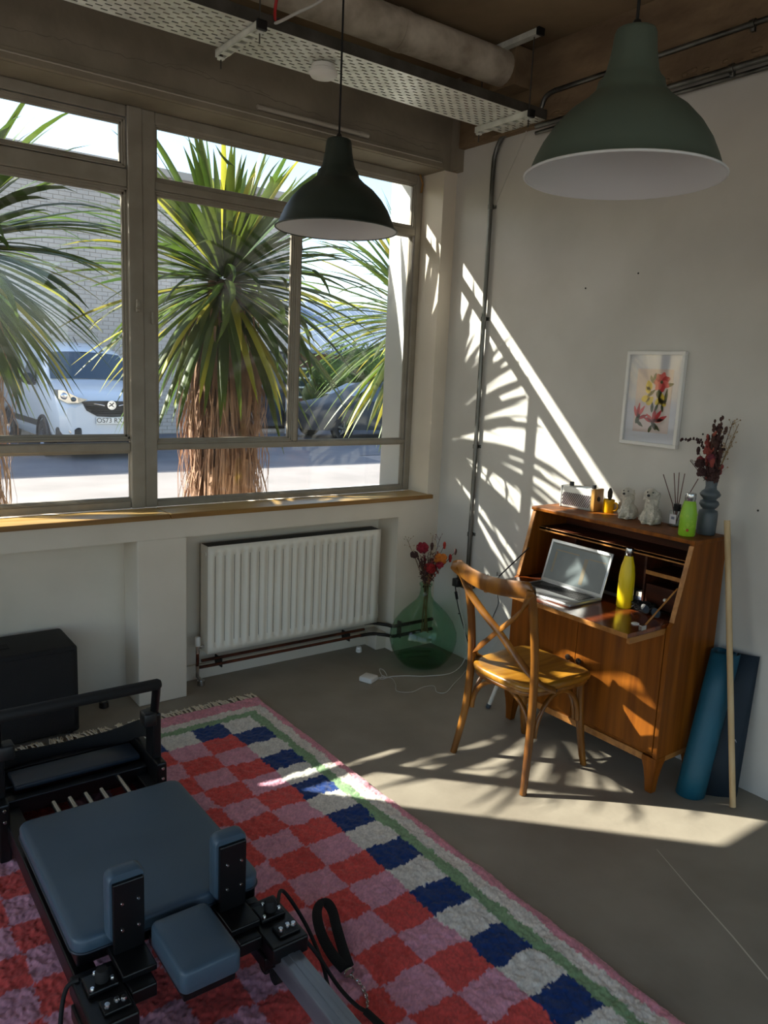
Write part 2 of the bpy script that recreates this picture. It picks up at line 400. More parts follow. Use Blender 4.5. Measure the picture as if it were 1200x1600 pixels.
# sill boards
sl = struct(B().box(-.3, 1.40, 3.605, 3.80, .952, .976, .003).box(1.405, 3.068, 3.605, 3.80, .952, .976, .003).build('trim_4', 'sill_wood'), 'yellow varnished wooden window sill')
B().box(-.3, 1.40, 3.600, 3.607, .951, .975).box(1.405, 3.068, 3.600, 3.607, .951, .975).build('sill_nosing', 'sill_edge', sl)
struct(B().box(1.498, 2.829, 3.816, 3.83, 0, .085, .003).build('baseboard_window', 'paint_white'))
struct(B().box(2.755, 2.83, 3.70, 3.83, 0, .105, .003).build('baseboard_corner', 'paint_white'), 'small boxed corner under the pipes')

# ------------------------------------------------------------------ windows
def bar(b, x0, x1, z0, z1, d=.035, bev=.006): b.box(x0, x1, YG - d * .7, YG + .014, z0, z1, bev)
def framed(w, name, x0, x1, z0, z1, t, y0=YG - .006, y1=YG + .012):
    """sash around the glass opening x0..x1, z0..z1, its mouldings stepping back towards the glass"""
    b = B()
    for i0, y in ((0.0, y0), (t * .34, y0 - .008), (t * .68, y0 - .014)):
        b.box(x0 - t, x0 - i0, y, y1, z0 - t, z1 + t, .002); b.box(x1 + i0, x1 + t, y, y1, z0 - t, z1 + t, .002)
        b.box(x0 - t, x1 + t, y, y1, z0 - t, z0 - i0, .002); b.box(x0 - t, x1 + t, y, y1, z1 + i0, z1 + t, .002)
    return b.build(name, 'paint_frame', w)
def pane(w, x0, x1, z0, z1): return B().box(x0 - .004, x1 + .004, YG + .008, YG + .013, z0 - .004, z1 + .004).build('pane', 'window_glass', w)

w1 = thing('window_1', 'cream painted timber window looking onto the white van', None, (.7, YG, .976)); w1['kind'] = 'structure'
f = B(); bar(f, -.11, -.075, .976, 2.85); bar(f, 1.285, 1.355, .976, 2.85, .05); bar(f, -.075, 1.285, 2.80, 2.85); bar(f, -.075, 1.285, 2.495, 2.575)
bar(f, -.075, 1.285, 1.262, 1.305); bar(f, -.075, 1.285, .976, 1.014); bar(f, .545, .60, 1.305, 2.495)
f.build('frame', 'paint_frame', w1)
framed(w1, 'casement_sash', .622, 1.262, 1.345, 2.462, .032); framed(w1, 'side_sash', -.05, .528, 1.335, 2.462, .024)
framed(w1, 'top_light_sash', -.045, 1.255, 2.606, 2.768, .028); framed(w1, 'bottom_light_sash', -.058, 1.282, 1.030, 1.25, .016)
pane(w1, .622, 1.262, 1.345, 2.462); pane(w1, -.05, .528, 1.335, 2.462); pane(w1, -.045, 1.255, 2.606, 2.768); pane(w1, -.058, 1.282, 1.03, 1.25)
B().box(1.31, 1.325, YG - .062, YG - .045, 1.93, 1.99, .004).tube([(1.318, YG - .06, 1.955), (1.318, YG - .078, 1.955), (1.30, YG - .08, 1.945)], .005, 8).build('latch', 'paint_frame', w1)

w2 = thing('window_2', 'cream painted timber window behind the dark pendant lamp', None, (2.2, YG, .976)); w2['kind'] = 'structure'
f = B(); bar(f, 1.355, 1.418, .976, 2.85, .042); bar(f, 3.0, 3.046, .976, 2.85); bar(f, 1.418, 3.0, 2.80, 2.85); bar(f, 1.418, 3.0, 2.505, 2.545)
bar(f, 1.418, 3.0, 1.268, 1.296, .03); bar(f, 1.418, 3.0, .976, 1.004); bar(f, 2.198, 2.226, 1.296, 2.505)
f.build('frame', 'paint_frame', w2)
framed(w2, 'casement_sash', 1.436, 2.172, 1.322, 2.478, .026); framed(w2, 'top_light_sash', 1.436, 2.978, 2.566, 2.782, .022)
framed(w2, 'side_sash', 2.24, 2.976, 1.303, 2.495, .012); framed(w2, 'bottom_light_sash', 1.424, 2.985, 1.012, 1.262, .010)
pane(w2, 1.436, 2.172, 1.322, 2.478); pane(w2, 1.436, 2.978, 2.566, 2.782); pane(w2, 2.24, 2.976, 1.303, 2.495); pane(w2, 1.424, 2.985, 1.012, 1.262)
B().box(1.385, 1.40, YG - .055, YG - .038, 1.88, 1.94, .004).build('latch', 'paint_frame', w2)
B().tube([(3.02, YG - .036, 2.75), (3.03, YG - .036, 2.80), (3.005, YG - .036, 2.85)], .006, 6).build('stay', 'sill_edge', w2)
# unseen windows added beside and behind the camera to let in fill light
def fill_window(n, a, b, z0, z1, side):
    w = thing('window_%d' % n, 'unseen window added for fill light in the ' + ('far side' if side else 'rear') + ' wall', None, (-3.25, (a + b) / 2, z0) if side else ((a + b) / 2, -3.1, z0)); w['kind'] = 'structure'
    f = B(); m = (a + b) / 2; q = lambda b_, u0, u1, y0, y1, v0, v1: b_.box(-3.25 + y0, -3.25 + y1, u0, u1, v0, v1) if side else b_.box(u0, u1, -3.1 + y0, -3.1 + y1, v0, v1)
    for r_ in ((a, b, z0, z0 + .05), (a, b, z1 - .05, z1), (a, a + .05, z0 + .05, z1 - .05), (b - .05, b, z0 + .05, z1 - .05), (m - .025, m + .025, z0 + .05, z1 - .05)): q(f, r_[0], r_[1], -.03, .03, r_[2], r_[3])
    f.build('frame', 'paint_frame', w)
    for c0, c1 in ((a + .05, m - .025), (m + .025, b - .05)): q(B(), c0, c1, -.003, .003, z0 + .05, z1 - .05).build('pane', 'window_glass', w)
fill_window(3, -3.0, -.2, .1, 2.95, True); fill_window(4, .1, 3.4, .1, 2.95, True)
fill_window(5, -3.0, -.1, .2, 2.95, False); fill_window(6, .1, 2.9, .2, 2.95, False)
# ------------------------------------------------------------------ overhead services
mat('flange_shaded', rgb(96, 94, 88), rgb(74, 72, 66), rough=.5, metal=.5, scale=10)  # galvanised steel with the flanges' shade put into its colour
# perforated cable tray: a sheet with real slots
ty0, ty1, tz = 2.925, 3.235, 2.98
tx0, tx1 = .45, 3.135
tray = thing('cable_tray', 'perforated galvanised cable tray running along the window wall ceiling', 'cable tray', ((tx0 + tx1) / 2, 3.08, tz))
ys = [ty0, ty0 + .012]; rowh = []
nrow = 11; pitch = (ty1 - ty0 - .024) / nrow
for i in range(nrow):
    yb = ty0 + .012 + i * pitch
    ys += [yb + pitch * .29, yb + pitch * .71, yb + pitch]
ys[-1] = ty1 - .012; ys.append(ty1)
cell = .0135; nx = int((tx1 - tx0) / cell)
xs = [tx0 + cell * i for i in range(nx + 1)]
verts = [(x, y, tz) for x in xs for y in ys]; ny = len(ys); faces = []
for i in range(nx):
    for j in range(ny - 1):
        row = (j - 2) // 3 if j >= 2 else -1
        hole = False
        if 1 <= j < ny - 2 and (j - 1) % 3 == 1:
            row = (j - 1) // 3
            hole = ((i + (0 if row % 2 == 0 else 2)) % 4) in (0, 1)
        if not hole: faces.append((i * ny + j, i * ny + j + 1, (i + 1) * ny + j + 1, (i + 1) * ny + j))
me = bpy.data.meshes.new('tray_bed'); me.from_pydata(verts, [], faces)
tb = link('tray_bed', me, 'galv', tray)
so = tb.modifiers.new('thick', 'SOLIDIFY'); so.thickness = .0015
for y in (ty0, ty1):
    b = B(); s_ = 1 if y == ty0 else -1
    b.box(tx0, tx1, y - .001, y + .001, tz, tz + .045)
    b.box(tx0, tx1, min(y, y + s_ * .012), max(y, y + s_ * .012), tz + .044, tz + .046)
    b.build('side_flange', 'flange_shaded', tray)
def bracket(x, label, ya, yb, rodtop):
    br = thing('tray_bracket', label, 'bracket', (x, (ya + yb) / 2, tz - .03), 'tray hangers')
    # slotted channel under the tray
    b = B().box(x - .02, x + .02, ya, yb, tz - .006, tz - .002).box(x - .02, x - .016, ya, yb, tz - .03, tz - .004).box(x + .016, x + .02, ya, yb, tz - .03, tz - .004)
    n = 6
    for i in range(n + 1):
        y = ya + (yb - ya) * i / n; b.box(x - .02, x + .02, y - .014 if i else y, y + .014 if i < n else y, tz - .031, tz - .028)
    b.build('channel', 'galv', br)
    for y in (ya + .012, yb - .012):
        B().tube([(x, y, tz - .075), (x, y, rodtop)], .0032, 6).build('threaded_rod', 'steel_conduit', br)
        B().box(x - .012, x + .012, y - .012, y + .012, tz - .04, tz - .031, .002).build('nut', 'galv', br)
    e = B().box(x - .021, x + .021, ya - .012, ya + .004, tz - .033, tz + .004, .004); e.build('end_cap', 'black_plastic', br)
    return br
bracket(1.49, 'slotted steel hanger channel under the cable tray above the windows', 2.895, 3.262, 3.20)
b2 = bracket(2.94, 'slotted steel hanger channel under the tray end at side wall', 2.880, 3.255, CEIL - .03)
B().box(2.92, 2.96, 2.86, 3.17, CEIL - .03, CEIL - .002, .002).build('ceiling_channel', 'galv', b2)
B().box(2.918, 2.962, 2.845, 2.862, CEIL - .034, CEIL + .0, .003).build('end_cap', 'black_plastic', b2)
# big pale pipe above the tray
pp = thing('ceiling_pipe', 'thick pale lagged pipe running above the cable tray', 'pipe', (1.6, 3.14, 3.16))
B().tube([(-.4, 3.14, 3.245), (3.02, 3.14, 3.245)], .085, 20).build('pipe_body', 'pipe_pale', pp, 60)
B().tube([(2.30, 3.14, 3.245), (2.345, 3.14, 3.245)], .089, 20).build('joint_band', 'pipe_pale', pp, 60)
B().box(2.98, 3.10, 3.05, 3.23, 3.15, 3.335, .004).build('end_block', 'concrete_beam', pp)
# smoke detector on a drop rod from the tray
sd = thing('smoke_detector', 'round white smoke detector fixed under the cable tray', 'smoke detector', (1.885, 3.085, 2.94))
B().lathe([(0, .03), (.05, .03), (.053, .018), (.053, .012), (.045, .010)], (1.885, 3.085, 2.945), 28).build('base', 'white_plastic', sd, 40)
B().lathe([(.045, .012), (.060, .008), (.062, -.004), (.052, -.018), (.030, -.024), (0, -.025)], (1.885, 3.085, 2.945), 28).build('sensor_head', 'white_plastic', sd, 40)
# loose cables hanging at the first bracket
tag(B().tube(smoothpath([(1.50, 2.86, 3.335), (1.515, 2.86, 3.20), (1.54, 2.865, 3.10), (1.55, 2.90, 3.03), (1.60, 2.98, 2.995)]), .006, 8).build('red_cable', 'red_cable', None, 60), 'red cable dropping from ceiling into the cable tray', 'cable')
tag(B().tube(smoothpath([(1.80, 2.80, 3.335), (1.79, 2.82, 3.22), (1.74, 2.86, 3.12), (1.64, 2.90, 3.05), (1.56, 2.93, 3.0), (1.50, 3.0, 2.99)]), .006, 8).build('grey_cable', 'white_cable', None, 60), 'pale grey cable looping from ceiling into the cable tray', 'cable')
# conduits
def conduit(name, pts, r, label, clips=(), m='steel_conduit'):
    t = thing(name, label, 'conduit', pts[0])
    B().tube(smoothpath(pts, 6), r, 10).build('tube', m, t, 60)
    for (p, a) in clips:
        p = Vector(p); b = B()
        if a == 'z': b.tube([p - Vector((0, 0, .012)), p + Vector((0, 0, .012))], r + .004, 10).box(XW - .004, XW + .001, p.y - .026, p.y + .026, p.z - .009, p.z + .009, .002)
        else: b.tube([p - Vector((0, .011, 0)), p + Vector((0, .011, 0))], r + .004, 10).box(p.x, p.x + .02, p.y - .008, p.y + .008, p.z - .028, p.z + .02, .002)
        b.build('saddle_clip', m, t, 50)
    return t
conduit('wall_conduit', [(XW - .02, 3.16, 2.99), (XW - .02, 3.20, 2.985), (XW - .02, 3.26, 2.965), (XW - .02, 3.30, 2.90), (XW - .02, 3.312, 2.80), (XW - .02, 3.312, 2.4), (XW - .02, 3.31, 1.5), (XW - .02, 3.308, .55)], .0125,
        'grey steel conduit running down the white side wall to socket', [((XW - .02, 3.312, 2.62), 'z'), ((XW - .02, 3.311, 2.02), 'z'), ((XW - .02, 3.310, 1.30), 'z'), ((XW - .02, 3.309, .78), 'z')])
conduit('beam_conduit', [(3.085, 2.955, 3.00), (3.085, 2.95, 3.04), (3.085, 2.925, 3.085), (3.085, 2.86, 3.10), (3.085, 2.7, 3.10), (3.085, 1.0, 3.10), (3.085, -.5, 3.10)], .0115,
        'grey conduit bending along the face of brown concrete beam', [((3.085, 1.86, 3.10), 'y')])
conduit('edge_conduit', [(3.088, 2.98, 2.958), (3.088, 2.0, 2.958), (3.088, .4, 2.958), (3.088, -.5, 2.958)], .0125,
        'grey conduit along the lower edge of brown concrete beam', [((3.088, 1.93, 2.958), 'y')])
conduit('slim_conduit', [(3.110, 3.0, 2.935), (3.118, 2.0, 2.935), (3.118, .4, 2.935), (3.118, -.5, 2.935)], .0095, 'slim grey conduit along the top of white side wall')
tag(B().tube(smoothpath([(XW - .003, 3.30, 2.62), (XW - .003, 3.22, 2.76), (XW - .01, 3.10, 2.95), (XW - .03, 3.07, 2.99)]), .0022, 6).build('thin_wire', 'white_cable', None, 60), 'thin wire from cable tray down to the wall conduit clip', 'wire')

# ------------------------------------------------------------------ pendant lamps
def pendant(x, y, zr, label):
    t = thing('pendant_lamp', label, 'lamp', (x, y, zr), 'dome pendant lamps')
    prof = [(.0, .352), (.040, .352), (.048, .349), (.052, .34), (.056, .30), (.066, .250), (.070, .243), (.071, .238), (.082, .228), (.088, .205),
            (.112, .182), (.150, .155), (.185, .118), (.212, .078), (.230, .040), (.240, .014), (.250, .004), (.253, 0.0)]
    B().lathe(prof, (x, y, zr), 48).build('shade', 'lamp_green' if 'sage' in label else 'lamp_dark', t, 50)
    B().lathe([(.253, .0), (.250, -.001), (.240, .009), (.228, .036), (.209, .074), (.182, .114), (.147, .150), (.108, .178), (.080, .20), (.06, .235), (0, .24)], (x, y, zr), 48).build('shade_lining', 'lamp_inner', t, 60)
    B().tube([(x + .252 * math.cos(2 * math.pi * k / 48), y + .252 * math.sin(2 * math.pi * k / 48), zr) for k in range(48)], .0035, 8, closed=True).build('rim', 'lamp_inner' if 'sage' in label else 'lamp_dark', t, 60)
    B().lathe([(0, .372), (.009, .372), (.013, .362), (.015, .350)], (x, y, zr), 16).build('cord_grip', 'black_plastic', t, 60)
    B().tube([(x, y, zr + .36), (x, y, CEIL - .03)], .0042, 8).build('cord', 'black_rubber', t)
    B().lathe([(.0, 0), (.05, 0), (.05, -.012), (.03, -.03), (0, -.03)], (x, y, CEIL), 20).build('ceiling_rose', 'white_plastic', t, 50)
    B().lathe([(.016, .20), (.017, .24)], (x, y, zr), 14).lathe([(.016, .20), (.026, .17), (.03, .15), (.027, .128), (.015, .113), (0, .11)], (x, y, zr), 16).build('bulb', 'lamp_inner', t, 60)
    return t
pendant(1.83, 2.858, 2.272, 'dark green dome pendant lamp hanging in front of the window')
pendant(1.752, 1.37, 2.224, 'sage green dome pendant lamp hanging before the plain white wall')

# ------------------------------------------------------------------ radiator and pipes
rx0, rx1, rz0, rz1, ry0, ry1 = 1.632, 2.742, .188, .772, 3.68, 3.785
rad = thing('radiator', 'white ribbed panel radiator in the recess under the window', 'radiator', ((rx0 + rx1) / 2, 3.73, rz0))
nr = 21; step = (rx1 - rx0 - .06) / nr
prof = [(rx0, 0), (rx0 + .03, 0)]
for i in range(nr):
    a = rx0 + .03 + i * step
    prof += [(a + step * .12, 0), (a + step * .30, 1), (a + step * .62, 1), (a + step * .82, 0)]
prof += [(rx1 - .03, 0), (rx1, 0)]
rows = []
for z, k in ((rz0, 0), (rz0 + .035, 0), (rz0 + .055, 1), (rz1 - .06, 1), (rz1 - .04, 0), (rz1, 0)):
    rows.append([(x, ry0 + .017 * d * k, z) for x, d in prof])
b = B().grid(rows); pn = b.build('front_panel', 'radiator_white', rad, 50)
sm = pn.modifiers.new('thick', 'SOLIDIFY'); sm.thickness = -.002
B().box(rx0, rx0 + .003, ry0 + .001, ry1, rz0, rz1, .001).tube([(rx0 - .003, ry0 + .03, rz1 - .045), (rx0 + .001, ry0 + .03, rz1 - .045)], .009, 12).build('side_panel', 'radiator_white', rad)
B().box(rx1 - .003, rx1, ry0 + .001, ry1, rz0, rz1, .001).build('side_panel', 'radiator_white', rad)
B().box(rx0, rx1, ry1 - .012, ry1, rz0, rz1, .002).build('back_panel', 'radiator_white', rad)
g = B().box(rx0 + .004, rx1 - .004, ry0 + .004, ry0 + .012, rz1 - .004, rz1 + .001).box(rx0 + .004, rx1 - .004, ry1 - .02, ry1 - .012, rz1 - .004, rz1 + .001)
for i in range(110):
    x = rx0 + .008 + (rx1 - rx0 - .016) * i / 109; g.box(x - .002, x + .002, ry0 + .012, ry1 - .02, rz1 - .004, rz1 + .0005)
g.build('top_grille', 'radiator_grille', rad)
g = B()
for i in range(60):
    x = rx0 + .012 + (rx1 - rx0 - .024) * i / 59; g.box(x - .001, x + .001, ry0 + .016, ry1 - .014, rz0 + .03, rz1 - .02)
g.build('convector_fins', 'radiator_grille', rad)
B().tube([(rx0 - .035, ry0 + .05, rz0 + .03), (rx0 + .01, ry0 + .05, rz0 + .03)], .009, 10).tube([(rx0 - .035, ry0 + .05, rz0 - .005), (rx0 - .035, ry0 + .05, rz0 + .04)], .011, 10).build('valve_body', 'chrome', rad, 50)
B().lathe([(0, .05), (.012, .05), (.015, .045), (.015, .0), (0, 0)], (rx0 - .035, ry0 + .05, rz0 + .038), 14).build('valve_cap', 'white_plastic', rad, 50)
B().lathe([(0, .085), (.012, .085), (.016, .08), (.016, .0), (0, 0)], (rx1 + .022, ry0 + .05, rz0 + .015), 14).tube([(rx1 - .004, ry0 + .05, rz0 + .03), (rx1 + .022, ry0 + .05, rz0 + .03)], .008, 8).build('thermostat_head', 'white_plastic', rad, 50)
pl = thing('heating_pipe', 'copper heating pipe along the bottom of the radiator recess', 'pipe', (2.1, 3.80, .12), 'heating pipes')
B().tube(smoothpath([(rx0 - .035, ry0 + .05, rz0), (rx0 - .035, ry0 + .05, .13), (rx0 - .03, ry0 + .055, .105), (1.66, 3.735, .10), (1.9, 3.735, .10), (2.60, 3.735, .10), (2.70, 3.735, .10)], 5), .0085, 8).build('tube', 'copper', pl, 60)
B().tube([(rx0 - .035, ry0 + .05, .115), (rx0 - .035, ry0 + .05, .055), (rx0 - .015, ry0 + .05, .03)], .010, 8).lathe([(0, .028), (.02, .028), (.02, 0), (0, 0)], (rx0 - .015, ry0 + .05, .0), 14).build('drain_cock', 'chrome', pl, 50)
for x in (1.74, 2.58): B().box(x - .004, x + .004, 3.735, 3.82, .075, .125, .002).build('clip', 'dark_pipe', pl)
pl2 = thing('heating_pipe', 'second copper pipe just above, along the recess behind radiator', 'pipe', (2.1, 3.80, .14), 'heating pipes')
B().tube([(1.63, 3.755, .128), (1.9, 3.755, .128), (2.70, 3.755, .128)], .0085, 8).build('tube', 'copper', pl2, 60)
pl3 = thing('corner_pipe', 'black heating pipe stepping around the pier corner, lower one', 'pipe', (2.8, 3.68, .11), 'pier pipes')
B().tube(smoothpath([(2.66, 3.735, .10), (2.74, 3.725, .10), (2.80, 3.66, .102), (2.815, 3.615, .105), (2.87, 3.608, .105), (3.08, 3.608, .105), (3.125, 3.608, .105)], 5), .0105, 8).build('tube', 'dark_pipe', pl3, 60)
pl4 = thing('corner_pipe', 'black heating pipe stepping around the pier corner, upper one', 'pipe', (2.8, 3.68, .17), 'pier pipes')
B().tube(smoothpath([(2.70, 3.755, .165), (2.75, 3.74, .165), (2.80, 3.66, .168), (2.815, 3.615, .17), (2.87, 3.608, .17), (3.08, 3.608, .17), (3.125, 3.608, .17)], 5), .0105, 8).build('tube', 'dark_pipe', pl4, 60)
for x in (2.865,): B().box(x - .005, x + .005, 3.598, 3.632, .09, .195, .002).build('clip', 'dark_pipe', pl4)
tag(B().lathe([(0, .032), (.014, .032), (.016, .028), (.016, .018), (.019, .016), (.019, 0), (0, 0)], (2.648, 3.73, 0), 16).build('pipe_cap', 'white_plastic', None, 50), 'small white cap on floor under the radiator end', 'cap')
lv = thing('floor_valve', 'small black and chrome pipe stub on floor beside the speaker', 'valve', (1.10, 3.72, 0))
B().lathe([(0, .025), (.022, .025), (.024, .0), (0, 0)], (1.10, 3.72, 0), 14).build('collar', 'dark_pipe', lv, 50)
B().lathe([(0, .06), (.010, .06), (.013, .055), (.013, .024), (0, .024)], (1.10, 3.72, 0), 14).build('stub', 'chrome', lv, 50)
# ------------------------------------------------------------------ outdoors
gr = struct(B().box(-70, 80, -60, 90, -.30, -.055).build('ground', 'asphalt'), 'pale sunlit asphalt yard outside the windows')
for (p0, p1) in (((1.6, 9.2), (3.9, 8.0)), ((4.4, 9.4), (7.6, 8.9)), ((-1.5, 9.6), (9.0, 9.9))):
    d = Vector((p1[0] - p0[0], p1[1] - p0[1], 0)); n_ = Vector((-d.y, d.x, 0)).normalized() * .03
    B().grid([[(p0[0] - n_.x, p0[1] - n_.y, -.053), (p0[0] + n_.x, p0[1] + n_.y, -.053)], [(p1[0] - n_.x, p1[1] - n_.y, -.053), (p1[0] + n_.x, p1[1] + n_.y, -.053)]]).build('road_marking', 'road_line', gr)

struct(B().prism([(12.35, -.054), (13.4, -.012), (18.5, -.012), (18.5, -.2), (12.35, -.2)], -12, 9.2, 'x').build('road', 'road_dark'), 'darker tarmac strip in front of the brick building')
struct(B().box(9.2, 40, 13.4, 24.0, -.2, -.04).build('road_side', 'road_dark'), 'darker tarmac under the parked car')

# brick building opposite
BX0, BX1, BY, BH = -12.0, 10.57, 18.5, 5.9
bd = thing('brick_building', 'long pale brick building across the yard behind the white van', 'building', (0, BY + 3, -.05))
wb = B()
wb.box(BX0, BX1, BY, BY + 6, -.05, BH)
wb.build('wall', 'mortar', bd)
vt, fc = [], []
bw_, bh_ = .25, .092
r = random.Random(5); kz = 0; z = 0.0
while z < BH - bh_:
    x = 1.5 - (bw_ / 2 if kz % 2 else 0)
    while x < BX1 - bw_:
        if not (9.55 < x + bw_ / 2 < 10.4 and .1 < z + .08 < 2.15):
            d = BY - .010 - r.uniform(0, .006); x1, z1 = x + bw_ - .012, z + bh_ - .012; k = len(vt)
            vt += [(x, d, z), (x1, d, z), (x1, d, z1), (x, d, z1), (x, BY, z), (x1, BY, z), (x1, BY, z1), (x, BY, z1)]
            fc += [(k, k + 1, k + 2, k + 3), (k + 3, k + 2, k + 6, k + 7), (k, k + 3, k + 7, k + 4), (k + 1, k + 5, k + 6, k + 2), (k, k + 4, k + 5, k + 1)]
        x += bw_
    z += bh_; kz += 1
me = bpy.data.meshes.new('brickwork'); me.from_pydata(vt, [], fc); link('brickwork', me, 'brick_pale', bd, kind='stuff')
B().box(BX0, BX1 + .15, BY - .12, BY + 6.1, BH, BH + .18, .02).build('coping', 'mortar', bd)
B().box(10.40, BX1 + .04, BY - .05, BY + .1, -.05, BH, .01).build('corner_trim', 'white_gloss', bd)
dr = B().box(9.58, 10.38, BY - .03, BY + .03, .1, .16).box(9.58, 10.38, BY - .03, BY + .03, 2.06, 2.12).box(9.58, 9.64, BY - .03, BY + .03, .16, 2.06).box(10.32, 10.38, BY - .03, BY + .03, .16, 2.06).box(9.64, 10.32, BY - .03, BY + .03, 1.05, 1.11)
do = dr.build('shop_window', 'dark_pipe', bd)
B().box(9.64, 10.32, BY - .012, BY - .004, .16, 1.05).build('glass', 'car_glass', bd); B().box(9.64, 10.32, BY - .012, BY - .004, 1.11, 2.06).build('glass', 'car_glass', bd)

# white van, parked nose towards the room
VX, VY, VW = 3.98, 12.72, .90
van = thing('delivery_van', 'white delivery van parked nose forward in front of brick building', 'van', (VX, VY + 2.2, -.05))
def vsec(y, hw_b, hw_m, hw_t, zb, zm, zt, crown=.06):
    P = [(-hw_b, zb), (-hw_m, zb + .18), (-hw_m - .01, zm * .75), (-hw_m, zm), (-hw_t - (hw_m - hw_t) * .45, zm + (zt - zm) * .55), (-hw_t, zt - .06), (-hw_t * .8, zt), (-hw_t * .4, zt + crown), (0, zt + crown * 1.25)]
    P = P + [(-a, b) for a, b in P[-2::-1]]
    return [(VX + a, y, b) for a, b in P]
secs = [vsec(VY + .0, .62, .72, .60, .36, .82, .90, .02), vsec(VY + .06, .74, .83, .72, .28, .86, 1.00, .02), vsec(VY + .22, .80, .885, .78, .24, .95, 1.10, .02),
        vsec(VY + .55, .82, .91, .80, .24, 1.02, 1.18, .025), vsec(VY + .98, .84, .92, .80, .24, 1.10, 1.27, .03)]
body = B().grid(secs)
rear = [vsec(VY + .98, .84, .92, .80, .24, 1.10, 1.27, .03), vsec(VY + 1.32, .84, .925, .76, .24, 1.12, 1.58, .035), vsec(VY + 1.62, .84, .925, .70, .24, 1.12, 1.80, .045), vsec(VY + 2.0, .84, .925, .70, .24, 1.12, 1.90, .05),
        vsec(VY + 3.2, .84, .925, .72, .24, 1.12, 1.92, .05), vsec(VY + 4.3, .83, .92, .72, .24, 1.12, 1.90, .045), vsec(VY + 4.42, .80, .88, .68, .30, 1.10, 1.78, .03)]
body.grid(rear)
vb = body.bm
for rr in (secs[0], rear[-1]):
    vb.faces.new([vb.verts.new(p) for p in rr])
body.build('body', 'van_white', van, 40)
# windscreen: follows the raked front between bonnet and roof
def ws(y, hw, z, cr): return [(VX + hw * t, y - .012 - .03 * (1 - t * t), z + cr * (1 - t * t)) for t in (-1, -.75, -.5, -.25, 0, .25, .5, .75, 1)]
B().grid([ws(VY + 1.00, .735, 1.295, .02), ws(VY + 1.15, .715, 1.42, .025), ws(VY + 1.32, .69, 1.575, .03), ws(VY + 1.56, .645, 1.755, .035)]).build('windscreen', 'car_glass', van, 60)
B().box(VX - .08, VX + .06, VY + 1.49, VY + 1.53, 1.71, 1.79, .02).build('mirror_pod', 'black_plastic', van)
gl = [(VX + x, VY - .03 + .02 * (x / .5) ** 2, z) for x, z in ((-.48, .945), (-.32, .962), (0, .965), (.32, .962), (.48, .945), (.41, .80), (.24, .705), (0, .69), (-.24, .705), (-.41, .80))]
gb = B(); fr_ = [gb.bm.verts.new(p) for p in gl]; bk_ = [gb.bm.verts.new((p[0], p[1] + .16, p[2])) for p in gl]
gb.bm.faces.new(fr_)
for i in range(len(gl)): j = (i + 1) % len(gl); gb.bm.faces.new((fr_[i], fr_[j], bk_[j], bk_[i]))
go = gb.build('grille', 'black_plastic', van)
for z in (.755, .79, .825, .86):
    hw = .30 + (z - .755) * 1.1
    B().tube([(VX + hw * t, VY - .036 + .02 * (hw * t / .5) ** 2, z) for t in (-1, -.6, -.2, .2, .6, 1)], .006, 6).build('grille_slat', 'dark_pipe', go)
for q_ in (-1, 1): B().tube(smoothpath([(VX + q_ * .40, VY + .02, .925), (VX + q_ * .22, VY - .03, .905), (VX + q_ * .12, VY - .045, .885)]), .011, 8).build('grille_wing', 'chrome', go)
MX = Matrix.Rotation(math.radians(90), 4, 'X')
em = B().lathe([(.062, .0), (.066, .014), (.076, .014), (.078, 0)], (VX, VY - .045, .895), 24, MX).build('badge_ring', 'chrome', van, 50)
B().lathe([(0, .004), (.062, .004)], (VX, VY - .045, .895), 24, MX).build('badge_face', 'steel', van)
B().tube(smoothpath([(VX - .045, VY - .055, .875), (VX - .01, VY - .055, .892), (VX + .02, VY - .055, .915), (VX + .035, VY - .055, .935)]), .008, 6).tube(smoothpath([(VX - .03, VY - .055, .93), (VX + .0, VY - .055, .905), (VX + .035, VY - .055, .865)]), .007, 6).build('badge_crest', 'black_metal', van)
